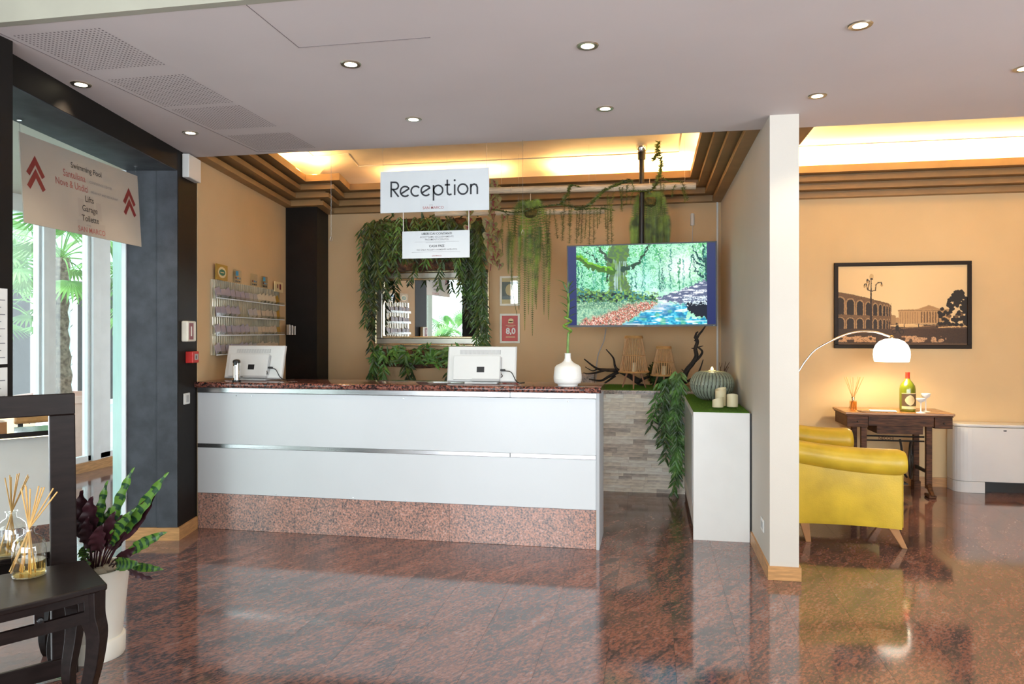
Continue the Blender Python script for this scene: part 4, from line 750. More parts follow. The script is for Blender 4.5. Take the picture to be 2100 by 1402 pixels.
fern('hanging sword fern with long drooping fronds, between the mirror and the television', 1088, 432, 6.88, [(-.75, .75, .8), (-.5, .85, .9), (-.3, 1.0, .95), (-.15, 1.15, 1), (.05, 1.2, 1), (.12, .9, 1), (.2, .8, .95), (.3, 1.0, 1), (.42, 1.05, 1), (.55, .75, .9), (-.2, .7, .9), (.0, .6, .9), (.35, .55, .9), (-.45, .5, .9), (.15, .95, 1), (-.05, 1.0, 1)])
fern('dense sword fern hanging right above the television around the black pole', 1332, 410, 6.945, [(x, random.uniform(.5, .62), .95) for x in np.linspace(-.7, .75, 24)])
def fuzz(mb, pts, r, step=.008):
    P = bez(pts, 8); acc = 0
    for i in range(1, len(P)):
        L = (P[i]-P[i-1]).length; t_ = (P[i]-P[i-1]).normalized(); k = max(1, int(L/step))
        for j in range(k):
            c = P[i-1].lerp(P[i], j/k)
            for q in range(6):
                a = random.random()*2*PI; d = Vector((math.cos(a), math.sin(a)*.7, random.uniform(-.2, .6))); e = c + d*r*random.uniform(.6, 1.1); sd = t_*.0042 + Vector((.0012, 0, .0030)); mb.add([c - sd, e, c + sd], [(0, 1, 2)])
    mb.tube(P[::4] + [P[-1]], .0018, 4)
t = thing('asparagus_fern_garland', 'olive asparagus fern garland trailing along and over the bamboo canes', 'fern', aY(1180, 420, 6.85))
def px(u, v, Yp=6.728): return aY(u, v, Yp)
segs = [[(1010, 430), (1060, 436), (1110, 425), (1150, 420)], [(1150, 420), (1165, 395), (1172, 380), (1190, 384)], [(1150, 420), (1200, 425), (1235, 395), (1262, 380), (1295, 372)], [(1180, 430), (1230, 428), (1260, 432)], [(1290, 392), (1330, 392), (1345, 378), (1352, 360)], [(1352, 365), (1356, 330), (1348, 305), (1351, 290)], [(1340, 330), (1346, 320), (1350, 315)], [(1352, 362), (1375, 372), (1398, 374), (1404, 395), (1410, 412)], [(1262, 382), (1290, 368), (1300, 385)]]
for s in segs: mb = MB(); fuzz(mb, [px(*q) for q in s], .036); mb.build('runner', M['aspar'], t, world=True)
drops = [(1040, 440, 70), (1055, 432, 55), (1120, 432, 70), (1128, 430, 118), (1135, 430, 60), (1150, 435, 40), (1160, 400, 95), (1166, 395, 70), (1172, 420, 80), (1183, 425, 75), (1190, 425, 60), (1195, 420, 80), (1203, 430, 60), (1210, 420, 85), (1218, 430, 70), (1224, 430, 40), (1232, 425, 35), (1246, 400, 105), (1250, 410, 90), (1258, 395, 60), (1270, 385, 50), (1276, 385, 45), (1285, 380, 40), (1355, 370, 60), (1362, 375, 65), (1383, 380, 25), (1030, 440, 60), (1398, 385, 30), (1300, 385, 35), (1240, 420, 50)]
for u, v, L in drops: mb = MB(); dx = random.uniform(-8, 8); fuzz(mb, [px(u, v), px(u+dx*.5, v+L*.4), px(u+dx, v+L)], .034); mb.build('drooping_shoot', M['aspar'], t, world=True)
mb = MB(); fuzz(mb, [px(1058, 445), px(1050, 500), px(1049, 545)], .014); fuzz(mb, [px(1049, 545), px(1052, 600), px(1060, 645)], .010); mb.build('long_shoot', M['aspar'], t, world=True)
t = thing('caladium_vine', 'trailing plant with heart-shaped cream and red veined leaves beside the Reception board', 'plant', aY(1010, 440, 6.95))
for k in range(34):
    u = random.choice([1010, 1016, 1003, 1022]) + random.uniform(-16, 14); v = 372 + 175*(k/34); 
    if v < 430: u = 1012 + random.uniform(-5, 10)
    if 430 < v < 470 and k % 3 == 0: u = random.uniform(955, 1000)
    p = aY(u, v, 6.92 + random.uniform(-.05, .06)); a = random.uniform(-.5, .5); s = random.uniform(.075, .11)
    pts = [(0, .12), (.28, .30), (.5, .12), (.46, -.18), (.22, -.55), (0, -.85), (-.22, -.55), (-.46, -.18), (-.5, .12), (-.28, .30)]; R = Matrix.Rotation(a, 3, 'Y') @ Matrix.Rotation(random.uniform(-.6, .1), 3, 'X')
    mb = MB(); vs = [p + R @ Vector((x*s, (abs(x)*.35)*-s*.6, z*s)) for x, z in pts]; mb.add(vs + [p + R @ Vector((0, 0, -.2*s))], [(i, (i+1) % 10, 10) for i in range(10)]); o = mb.build('leaf', M['calad'], t, world=True)
    mb = MB()
    for (x, z) in ((0, -.75), (.3, .1), (-.3, .1), (.28, -.25), (-.28, -.25)): 
        a_ = Vector((0, -.012*s/.1, -.02*s)); b_ = Vector((x*s, -.01 - abs(x)*.2*s, z*s)); sd = Vector((.0042, 0, .0016)); mb.quad(p + R @ (a_ - sd*1.6), p + R @ (a_ + sd*1.6), p + R @ (b_ + sd*.4), p + R @ (b_ - sd*.4))
    ob = mb.build('veins', M['caladv'], o); ob.data.transform(Matrix.Translation(-t.location))
MB().tube([aY(1012, 368, 6.95), aY(1014, 430, 6.95), aY(1010, 500, 6.95), aY(1006, 555, 6.95)], .004, 5).build('stem', M['caladv'], t, world=True)
mb = MB()
for (u, v, u2, v2) in ((1020, 430, 1044, 442), (1022, 470, 1030, 520), (1015, 500, 1012, 540)): fuzz(mb, [aY(u, v, 6.95), aY((u+u2)/2+4, (v+v2)/2, 6.95), aY(u2, v2, 6.95)], .018)
mb.build('fern_sprig', M['aspar'], t, world=True)
# ================================================================== TELEVISION
Yt = 6.72; A = aY(1163, 505, Yt); B = aY(1470, 494.5, Yt); Cc = aY(1469, 669, Yt); wT = B.x - A.x; hT = .752
t = thing('television', 'large flat television showing a mossy forest stream, hung on a black ceiling pole', 'television', ((A.x+B.x)/2 + .0, Yt, (A.z + Cc.z)/2 + .004), rot=(math.radians(2.0), math.radians(-.35), math.radians(-1.2)))
MB().box(-wT/2, .002, -hT/2, wT/2, .045, hT/2).build('body', M['blackp'], t, bevel=.004)
for x0, x1, z0, z1 in ((-wT/2, wT/2, -hT/2, -hT/2+.018), (-wT/2, wT/2, hT/2-.011, hT/2), (-wT/2, -wT/2+.011, -hT/2+.018, hT/2-.011), (wT/2-.011, wT/2, -hT/2+.018, hT/2-.011)): MB().box(x0, -.004, z0, x1, .003, z1).build('bezel', M['blackp'], t)
paint_forest().obj('screen', wT-.02, hT-.027, printed('screen_picture', .82), t, (0, -.001, .0035))
MB().box(-.03, -.0048, -hT/2+.006, .03, -.0042, -hT/2+.011).build('maker_mark', M['plastg'], t); MB().box(wT/2-.03, -.0052, -hT/2+.003, wT/2-.024, -.0042, -hT/2+.008).build('standby_light', M['paper'], t)
MB().box(-.2, .045, -.2, .2, .075, .2).build('mount_plate', M['blackp'], t)
p = aY(1316, 300, 6.84); t = thing('television_pole_mount', 'black steel pole with clear collar carrying the television from the upper ceiling', 'pole', (p.x, 6.84, ZU))
MB().tube([(0, 0, -.07), (0, 0, -1.05)], .024, 12).build('pole', M['blackp'], t, smooth=True); MB().lathe([(.035, -.07), (.05, -.04), (.05, -.0)], 14).build('ceiling_cup', M['chrome'], t, smooth=True); MB().lathe([(.036, -.14), (.036, -.075)], 14).build('collar', M['blackp'], t, smooth=True); MB().box(-.15, -.035, -1.08, .15, .02, -.96).build('bracket', M['blackp'], t)
for pts, m, lab, r in (([(1243, 672, 7.4), (1238, 700, 7.5), (1226, 730, 7.57), (1222, 775, 7.58), (1222, 800, 7.58)], M['plastg'], 'thin grey cable running down the wall below the television', .006),):
    o = MB().tube(bez([aY(*q) for q in pts], 6), r, 6).build('cable', m, smooth=True); tag(o, lab, 'cable')
t = thing('wall_sensor', 'small white sensor with a cable on the wall above the television', 'sensor', aY(1420, 450, 7.59)); MB().lathe([(.018, -.06), (.02, -.055), (.02, .055), (.014, .062)], 10).build('case', M['plast'], t, smooth=True); MB().tube([(0, .002, -.06), (0, .002, -.6)], .003, 5).build('cable', M['plast'], t)
o = MB().box(.655, YB-.02, .95, .672, YB-.002, 2.78).build('cable_duct', M['plast']); tag(o, 'thin white vertical cable duct in the corner behind the television', 'cable duct')
# ================================================================== STONE LEDGE, CABINET, DECOR
LY = 6.83; lw = struct(MB().box(-3.3, LY, 0, PX0, YB-.002, .915).build('wall_ledge', M['pale']))
scol = [mat('stone_cream', (.93, .85, .72), .7, var=.10, vscale=14, bump=.3, bscale=50, stretch=(1, 5, 5)), mat('stone_grey', (.78, .71, .61), .7, var=.12, vscale=14, bump=.3, bscale=50, stretch=(1, 5, 5)), mat('stone_dark', (.60, .54, .47), .7, var=.15, vscale=14, bump=.3, bscale=50, stretch=(1, 5, 5)), mat('stone_light', (.96, .91, .81), .7, var=.08, vscale=14, bump=.3, bscale=50, stretch=(1, 5, 5))]
z = 0.0; rr = random.Random(11); cache = {}
while z < .90:
    hgt = rr.choice([.027, .036, .045, .036]); hgt = min(hgt, .912 - z); x = -.62 - rr.random()*.3
    while x < .33:
        L = rr.choice([.16, .22, .28, .34, .12]); dep = rr.choice([.008, .012, .016, .011]); ci = rr.choice([0, 0, 3, 3, 0, 1, 1, 2])
        key = (L, round(hgt, 4), dep, ci)
        if key not in cache: me = MB().box(0, -dep, .0005, L-.001, 0, hgt-.0005).mesh('stone_strip'); me.materials.append(scol[ci]); cache[key] = me
        o = bpy.data.objects.new('stone_strip', cache[key]); COL.objects.link(o); o.location = (x, LY, z); o.parent = lw; x += L
    z += hgt
MB().box(-3.3, LY-.022, .915, PX0-.002, YB-.004, .938).build('granite_slab', M['pale'], lw, bevel=.003); o = MB().box(-.80, 7.50, .9385, -.56, YB-.004, 1.05).build('granite_upstand', M['pale']); tag(o, 'small speckled granite block standing on the ledge behind the white vase', 'stone block')
def turf(name, label, x0, y0, x1, y1, z):
    mb = MB().box(x0, y0, z, x1, y1, z+.006); n = int((x1-x0)*(y1-y0)*11000)
    for k in range(n):
        x = random.uniform(x0, x1); y = random.uniform(y0, y1); a = random.random()*6.28; mb.add([(x-.0014*math.cos(a), y-.0014*math.sin(a), z+.005), (x+.0014*math.cos(a), y+.0014*math.sin(a), z+.005), (x+random.uniform(-.004, .004), y+random.uniform(-.004, .004), z+random.uniform(.012, .018))], [(0, 1, 2)])
    o = mb.build(name, M['turf']); tag(o, label, 'artificial grass', kind='stuff'); return o
turf('ledge_turf', 'strip of artificial grass lying on the stone ledge under the lanterns', -.62, LY-.015, .30, 7.45, .938)
CX0 = .302
t = thing('display_cabinet', 'tall narrow white cabinet standing against the partition wall, topped with artificial grass', 'cabinet', (.5, 6.0, 0))
MB().box(CX0, 5.335, .0, PX0-.014, 5.353, .897).build('front_panel', M['cab'], t, world=True, bevel=.001); MB().box(CX0+.004, 5.353, .07, PX0-.016, LY-.004, .89).build('body', M['cab'], t, world=True); MB().box(CX0+.012, 5.356, 0, PX0-.02, LY-.006, .07).build('plinth', M['walnut'], t, world=True); MB().box(CX0+.001, 5.5, .20, CX0+.0045, 6.75, .86).build('side_door', M['lam'], t, world=True, bevel=.001)
MB().box(CX0, 5.336, .897, PX0-.014, LY-.03, .904).build('top_panel', M['cab'], t, world=True); MB().box(PX0-.0135, 5.34, .085, PX0-.002, 5.345, .90).build('shadow_gap_strip', M['blackp'], t, world=True)
turf('cabinet_turf', 'bright artificial grass mat on the white cabinet under the candles', CX0+.002, 5.34, PX0-.018, LY-.03, .904)
def lantern(label, p, r0, r1, hb, legh, candle_lab):
    t = thing('rattan_lantern', label, 'lantern', p); z0 = legh; z1 = legh + hb; mb = MB(); n = 38
    for k in range(n):
        a = 2*PI*k/n; mb.tube([(r0*math.cos(a), r0*math.sin(a), z0+.01), (r1*math.cos(a), r1*math.sin(a), z1)], .0036, 5)
    o = mb.build('reed_slats', M['rattan'], t); o['kind'] = 'stuff'
    for nm, r, z, th in (('base_ring', r0+.004, z0+.01, .009), ('middle_ring', r0+(r1-r0)*.48+.003, z0+.48*hb, .004), ('top_ring', r1+.003, z1-.012, .010), ('top_rim', r1+.002, z1, .006)):
        MB().tube([(r*math.cos(a), r*math.sin(a), z) for a in np.linspace(0, 2*PI, 33)], th, 6, cap=False, sq=1.0).build(nm, M['rattan'], t, smooth=True)
    MB().lathe([(r0-.004, z0), (r0-.004, z0+.008)], 28).build('floor_disc', M['rattan'], t)
    for a in (.5, 2.6, 4.71): MB().tube([(r0*.55*math.cos(a), r0*.55*math.sin(a), z0+.002), (r0*.95*math.cos(a), r0*.95*math.sin(a), 0)], [.0095, .006], 8).build('leg', M['ltleg'], t, smooth=True)
    c = thing('pillar_candle', candle_lab, 'candle', (p[0], p[1], p[2] + z0 + .008)); MB().lathe([(.022, 0), (.022, .085), (.018, .088)], 14).build('wax', M['candle'], c, smooth=True); MB().tube([(0, 0, .088), (0, 0, .10)], .0015, 5).build('wick', M['ink'], c)
lantern('larger rattan lantern on three wooden legs, standing by the driftwood on the grass strip', (-.15, 6.98, .945), .133, .075, .345, .145, 'ivory candle inside the larger rattan lantern')
lantern('smaller rattan lantern on three wooden legs, standing beside the trailing plant', (.128, 7.02, .945), .115, .062, .275, .115, 'ivory candle inside the smaller rattan lantern')
t = thing('driftwood_branch', 'dark forked driftwood lying low on the grass strip behind the larger lantern', 'branch', aY(1270, 790, 7.12)); D = lambda u, v, Y=7.12: aY(u, v, Y)
for pts, r0, r1 in (([(1312, 790), (1290, 778), (1268, 768), (1240, 766), (1222, 762), (1198, 744)], .030, .006), ([(1275, 772), (1262, 760), (1258, 742), (1243, 724)], .016, .005), ([(1268, 770), (1248, 780), (1232, 788), (1208, 785)], .018, .006), ([(1240, 767), (1222, 772), (1205, 774), (1197, 772)], .012, .004), ([(1225, 764), (1215, 768), (1200, 760)], .008, .003), ([(1310, 790), (1325, 782), (1340, 776)], .02, .006), ([(1262, 778), (1240, 793), (1225, 797)], .012, .005), ([(1290, 780), (1310, 795), (1322, 797)], .016, .008)):
    P = bez([D(u, v-8, 7.24 + random.uniform(-.05, .05)) for u, v in pts], 5); MB().tube(P, [r0 + (r1-r0)*i/(len(P)-1) for i in range(len(P))], 7).build('limb', M['branch'], t, smooth=True, world=True)
t = thing('upright_branch', 'dark gnarled branch rising from the trailing plant up to the television', 'branch', aY(1402, 782, 6.9)); D2 = lambda u, v: aY(u, v, 6.85)
for pts, r0, r1 in (([(1400, 785), (1408, 760), (1420, 745), (1428, 730), (1426, 715), (1430, 700), (1425, 690)], .026, .014), ([(1426, 700), (1432, 688), (1440, 678), (1447, 668)], .014, .006), ([(1424, 742), (1436, 730), (1440, 720), (1432, 712)], .014, .008), ([(1428, 714), (1418, 714)], .008, .003), ([(1430, 712), (1442, 709)], .007, .003), ([(1408, 765), (1416, 752), (1424, 740)], .016, .008), ([(1410, 768), (1398, 757)], .008, .003), ([(1432, 765), (1438, 750), (1442, 737)], .009, .004), ([(1425, 693), (1428, 683), (1432, 680)], .012, .005), ([(1405, 785), (1420, 775), (1436, 760)], .014, .006)):
    P = bez([D2(u, v) for u, v in pts], 5); MB().tube(P, [r0 + (r1-r0)*i/(len(P)-1) for i in range(len(P))], 7).build('limb', M['branch'], t, smooth=True, world=True)
t = thing('boxwood_ball', 'round dark green bush behind the smaller lantern', 'plant', (.09, 7.30, .945)); mb = MB()
for k in range(520):
    v = Vector((random.gauss(0, 1), random.gauss(0, 1), random.gauss(0, 1))).normalized(); mb.leaf(Vector((0, 0, .12)) + v*.10, v + Vector((0, 0, .3)), (random.random(), random.random(), 1), .035, .016, .2, 2)
o = mb.build('foliage', M['leafd'], t); o['kind'] = 'stuff'; MB().lathe([(.02, 0), (.09, .05), (.105, .12), (.09, .19), (.01, .225)], 16).build('core', M['leafd'], t, smooth=True)
t = thing('trailing_willow_plant', 'lush trailing plant spilling from the ledge down beside the white cabinet', 'plant', aY(1395, 795, 6.72))
for u, v, L, lx in ((1378, 778, .45, -.12), (1384, 770, .62, -.06), (1396, 760, .95, 0), (1402, 762, 1.0, .01), (1404, 770, .9, .0), (1386, 775, .75, -.07), (1399, 775, .85, -.01), (1376, 785, .35, -.16), (1395, 780, 1.02, .0), (1380, 790, .55, -.06), (1405, 785, .6, 0)):
    p = aY(u - 11, v, 6.72 + random.uniform(-.03, .02)); mb = MB(); strand(mb, p, L, n=int(L/.042), lean=(lx, -.03), lw=.023, ll=.105, sway=.025, spread=1.0); mb.build('trailing_strand', random.choice([M['leafg'], M['leafg'], M['leafl'], M['leafl'], M['leafd']]), t, world=True)
p = aZ(1458, 815, .92); t = thing('ribbed_pot', 'round celadon pot with vertical ribs and a glowing candle on top', 'pot', (.50, 6.20, .922))
prof = [(.085, 0), (.115, .014), (.14, .035), (.163, .075), (.172, .10), (.175, .125), (.172, .15), (.163, .175), (.148, .20), (.125, .218), (.10, .228), (.072, .23), (.06, .215), (.055, .19)]
rib_ = lambda q, z: abs(math.sin(17*q + .8*math.sin(z*26)))
mb = MB().lathe(prof, 340, fn=lambda q, z: 1 + .045*(rib_(q, z)**.7 - .6)); mb.m = [1 if rib_(2*PI*(jj+.5)/340, (prof[ii][1]+prof[ii+1][1])/2) < .36 else 0 for ii in range(len(prof)-1) for jj in range(340)] + [0, 0]
mb.build('body', [M['celadon'], mat('groove_clay', (.10, .10, .075), .6)], t, smooth=True, ang=80)
MB().lathe([(.03, .2), (.03, .236), (.022, .24)], 14).build('tealight', M['candle'], t, smooth=True); MB().lathe([(.002, .238), (.012, .244), (.010, .256), (.001, .268)], 10).build('flame', M['flame'], t, smooth=True)
pl_ = bpy.data.lights.new('tealight_glow', 'POINT'); pl_.energy = .35; pl_.color = (1, .75, .35); pl_.shadow_soft_size = .015; po = bpy.data.objects.new('tealight_glow', pl_); COL.objects.link(po); po.location = (.50, 6.20, 1.215)
for k, (x, y, hgt, lab) in enumerate(((.52, 5.67, .125, 'tallest of three ivory candles with a wavy rim, on the cabinet grass'), (.490, 5.56, .062, 'shortest of three ivory candles, standing in front of the tallest one'), (.598, 5.61, .086, 'ivory candle of middle height nearest the partition wall'))):
    t = thing('pillar_candle', lab, 'candle', (x, y, .922)); n = 28; r = .040; mb = MB(); vs = []
    for rr_, zz, top in ((r, 0, 0), (r, hgt, 1), (r-.005, hgt-.002, 1), (r-.007, hgt-.025, 0), (.004, hgt-.03, 0)):
        for j in range(n): q = 2*PI*j/n; vs.append((rr_*math.cos(q), rr_*math.sin(q), zz + (top*.012*math.sin(q+1.2*k+.9) if top else 0)))
    mb.add(vs, [(i*n+j, i*n+(j+1) % n, (i+1)*n+(j+1) % n, (i+1)*n+j) for i in range(4) for j in range(n)] + [tuple(range(n))[::-1], tuple(4*n+j for j in range(n))]); mb.build('wax', M['candle'], t, smooth=True); MB().tube([(0, 0, hgt-.03), (.002, 0, hgt-.012)], .0015, 5).build('wick', M['ink'], t)
for u, v, s, lab in ((1455, 812, .05, 'clump of dry brown moss leaning on the ribbed pot'), (1493, 790, .06, 'twiggy moss tuft behind the candles')):
    p = aZ(u, v+8, .922) if u < 1480 else Vector((.60, 5.98, .922)); t = thing('moss_clump', lab, 'moss', p); mb = MB()
    for k in range(240):
        w_ = Vector((random.gauss(0, 1), random.gauss(0, 1), abs(random.gauss(0, 1)))).normalized()*s*random.uniform(.3, 1); w_.z *= 1.9; mb.leaf(w_, (random.gauss(0, 1), random.gauss(0, 1), random.gauss(0, 1)), (0, 0, 1), .022, .006, .3, 2)
    o = mb.build('strands', M['moss'], t); o['kind'] = 'stuff'
t = thing('dried_twig', 'dry brown twig behind the ribbed pot by the wall', 'twig', (.58, 6.45, .945))
for k in range(7): MB().tube([(0, 0, .0), (random.uniform(-.02, .03), random.uniform(-.03, .03), .13), (random.uniform(-.02, .09), random.uniform(-.05, .05), .2+random.uniform(0, .08))], [.006, .005, .002], 5).build('twig_stem', M['bark'], t)
t = thing('wall_socket', 'white electric socket low on the side of the partition', 'socket', aX(1565, 1075, PX0)); MB().box(-.008, -.055, -.04, 0, .055, .04).build('plate', M['plast'], t, bevel=.003); MB().box(-.0095, -.03, -.02, -.0081, .03, .02).build('insert', M['plastg'], t)
# ================================================================== LOUNGE BEYOND THE PARTITION
A = aY(1711, 539, 7.57); B = aY(1993, 715, 7.57); wP = B.x-A.x; hP = A.z-B.z; t = thing('framed_photograph', 'wide dark-framed sepia photograph of a square with arena and lamp post', 'picture', ((A.x+B.x)/2, YB, (A.z+B.z)/2))
for x0, x1, z0, z1 in ((-wP/2, wP/2, -hP/2, -hP/2+.036), (-wP/2, wP/2, hP/2-.036, hP/2), (-wP/2, -wP/2+.036, -hP/2+.036, hP/2-.036), (wP/2-.036, wP/2, -hP/2+.036, hP/2-.036)): MB().box(x0, -.035, z0, x1, -.003, z1).build('frame_rail', M['frameb'], t, bevel=.003)
paint_piazza().obj('photo_print', wP-.07, hP-.07, printed('sepia_print', 0, .6), t, (0, -.02, 0), (1.0, .94, .82)); MB().box(-wP/2+.03, -.019, -hP/2+.03, wP/2-.03, -.004, hP/2-.03).build('backing', M['frameb'], t)
# sewing machine table
tx0, tx1, ty0, ty1, tz = 1.745, 2.63, 7.06, 7.52, .752
t = thing('sewing_table', 'antique walnut sewing machine table with cast iron treadle under the photograph', 'table', ((tx0+tx1)/2, 7.3, 0))
MB().box(tx0-.012, ty0-.01, tz-.022, tx1+.012, ty1, tz).build('tabletop', M['walnutt'], t, world=True, bevel=.004); MB().box(tx0, ty0, tz-.035, tx1, ty1, tz-.0221).build('moulding', M['walnut'], t, world=True)
MB().box(tx0+.19, ty0+.012, tz-.12, tx1-.155, ty1-.02, tz-.036).build('apron', M['walnut'], t, world=True); 
for a, b in ((tx0+.005, tx0+.185), (tx1-.15, tx1-.005)): d = MB().box(a, ty0+.002, tz-.135, b, ty1-.03, tz-.036).build('drawer', M['walnut'], t, world=True, bevel=.004); MB().lathe([(.004, 0), (.008, .008), (.003, .012)], 8).build('knob', M['iron'], d).location = Vector(((a+b)/2, ty0+.002, tz-.085)) - t.location; d.children[0].rotation_euler = (PI/2, 0, 0)
MB().box(tx0+.28, ty0+.08, tz-.20, tx1-.22, ty1-.08, tz-.12).build('machine_well', M['walnut'], t, world=True)
for x in (tx0+.14, tx1-.20):
    for y_ in (ty0+.06, ty1-.08):
        MB().box(x, y_, .07, x+.05, y_+.04, tz-.12).build('leg', M['walnut'], t, world=True, bevel=.004)
    MB().box(x-.005, ty0-.02, .0, x+.06, ty0+.10, .03).build('foot', M['walnut'], t, world=True, bevel=.008); MB().tube(bez([(x+.025, ty0+.08, .10), (x+.025, ty0+.03, .06), (x+.03, ty0-.015, .015)], 5), [.03, .028, .026, .025, .024, .023, .022, .02, .02, .02, .02][:11], 8).build('scroll_foot', M['walnut'], t, world=True, smooth=True)
    MB().box(x, ty1-.10, 0, x+.055, ty1-.01, .08).build('foot', M['walnut'], t, world=True)
    MB().box(x+.015, ty0+.08, .2, x+.03, ty1-.08, .23).build('side_rail', M['iron'], t, world=True)
yy = ty0+.20
for z_ in (.475, .515): MB().tube([(tx0+.17, yy, z_), (tx1-.17, yy, z_)], .008, 6).build('iron_crossbar', M['iron'], t, world=True)
text('NECCHI', .036, 2.135-t.location.x, .495, M['walnut'], t, y=yy-7.3-.009)
wx = 2.355; wz = .30
R_ = Matrix.Translation((wx, yy+.02, wz)) @ Matrix.Rotation(math.radians(68), 4, 'Z')
def ringp(r): return [R_ @ Vector((r*math.cos(a), 0, r*math.sin(a))) for a in np.linspace(0, 2*PI, 37)]
MB().tube(ringp(.165), .011, 7, cap=False).build('treadle_wheel_rim', M['iron'], t, world=True, smooth=True); MB().tube(ringp(.12), .005, 6, cap=False).build('treadle_wheel_groove', M['iron'], t, world=True, smooth=True); MB().tube(ringp(.03), .012, 6, cap=False).build('wheel_hub', M['iron'], t, world=True, smooth=True)
for k in range(6): a = k*PI/3; MB().tube([R_ @ Vector((.03*math.cos(a), 0, .03*math.sin(a))), R_ @ Vector((.09*math.cos(a+.35), 0, .09*math.sin(a+.35))), R_ @ Vector((.16*math.cos(a+.2), 0, .16*math.sin(a+.2)))], .006, 5).build('wheel_spoke', M['iron'], t, world=True)
MB().tube(bez([(wx-.10, yy, .49), (wx-.085, yy, .38), (wx-.10, yy, .25), (wx-.04, yy, .14)], 6), .010, 6).build('iron_bracket', M['iron'], t, world=True, smooth=True); MB().box(tx0+.3, ty0+.12, .09, tx1-.33, ty1-.12, .10).build('foot_treadle', M['iron'], t, world=True)
for k in range(4): MB().box(tx0+.33+k*.06, ty0+.13, .1, tx0+.345+k*.06, ty1-.13, .108).build('treadle_bar', M['iron'], t, world=True)
def reeds(t, p, n, L, base, r, m, spread=.35, fan=None):
    for k in range(n):
        a = (k/n)*2*PI + .3; sx = spread*math.cos(a)*random.uniform(.5, 1); sy = spread*math.sin(a)*random.uniform(.4, .9)*.6
        MB().tube([(-sx*.12, -sy*.12, base), (sx*.02, sy*.02, p), (sx*L*.8, sy*L*.8, p + (L - p)*.95)], r, 6).build('reed', m, t)
pd = Vector((1.83, 7.17, tz)); t = thing('lounge_reed_diffuser', 'small square amber reed diffuser on the antique walnut table', 'diffuser', pd)
MB().box(-.028, -.028, 0, .028, .028, .10).build('bottle', M['bglass'], t, bevel=.006); MB().box(-.024, -.024, .004, .024, .024, .088).build('oil', M['oil2'], t); MB().lathe([(.012, .10), (.012, .115), (.016, .117), (.016, .125)], 12).build('neck', M['gold'], t, smooth=True); reeds(t, .12, 9, .32, .01, .0022, M['reed'], .42)
t = thing('wine_bottle', 'large green wine bottle with cream crest label and red capsule on the walnut table', 'bottle', (2.30, 7.20, tz))
MB().lathe([(.06, 0), (.066, .004), (.068, .02), (.068, .205), (.062, .235), (.045, .262), (.026, .285), (.019, .30), (.018, .345)], 30).build('glass', M['bottleg'], t, smooth=True, ang=60); MB().lathe([(.0195, .285), (.0195, .345), (.0205, .347), (.0205, .356), (.005, .358)], 20).build('capsule', M['caps'], t, smooth=True)
def wrap(r, z0, z1, a0, a1, n=14): 
    mb = MB(); vs = []
    for i in range(n+1): a = math.radians(a0 + (a1-a0)*i/n); vs += [(r*math.cos(a), r*math.sin(a), z0), (r*math.cos(a), r*math.sin(a), z1)]
    return mb.add(vs, [(2*i, 2*i+2, 2*i+3, 2*i+1) for i in range(n)])
wrap(.0686, .028, .052, -150, -25).build('lower_label', M['labelc'], t); lb = wrap(.0685, .055, .165, -150, -25).build('brown_label', M['labelb'], t); wrap(.0688, .165, .170, -150, -25).build('label_band', M['labelc'], t)
mb = MB(); n = 24; vs = []; K = 6
for r_ in range(K+1):
    for a in np.linspace(0, 2*PI, n+1)[:-1]:
        f = r_/K*(1 - .10*abs(math.sin(2*a)) if r_ == K else 1); x = .045*math.sin(a)*f; a_ = math.radians(-88) + x/.069; vs.append((.0694*math.cos(a_), .0694*math.sin(a_), .106 + .047*math.cos(a)*f))
mb.add(vs, [(i*n+j, i*n+(j+1) % n, (i+1)*n+(j+1) % n, (i+1)*n+j) for i in range(K) for j in range(n)]); mb.build('crest', M['labelc'], lb)
for x, y_, s, lab in ((2.375, 7.09, .94, 'shorter white coupe glass on the walnut table, in front of the wine bottle'), (2.452, 7.20, 1.2, 'taller white coupe glass on the walnut table, standing beside the wine bottle')):
    t = thing('coupe_glass', lab, 'glass', (x, y_, tz)); MB().lathe([(.038, 0), (.036, .004), (.010, .010), (.0055, .02), (.0055, .09*s), (.010, .10*s), (.032, .112*s), (.039, .13*s), (.038, .138*s), (.034, .13*s), (.004, .112*s)], 24).build('glass', M['porcel'], t, smooth=True, ang=60)
for k, (x, y_, a, lab) in enumerate(((1.98, 7.12, .1, 'thin dark magazine lying on the walnut table by the reed diffuser'), (2.08, 7.16, -.2, 'pale leaflet lying on the walnut table before the wine bottle'))):
    o = MB().box(-.11, -.06, 0, .11, .06, .004).build('magazine' if k == 0 else 'table_leaflet', M['labelb'] if k == 0 else M['paper']); o.location = (x, y_, tz + .0005 + k*.0045); o.rotation_euler = (0, 0, a); tag(o, lab, 'magazine' if k == 0 else 'leaflet')
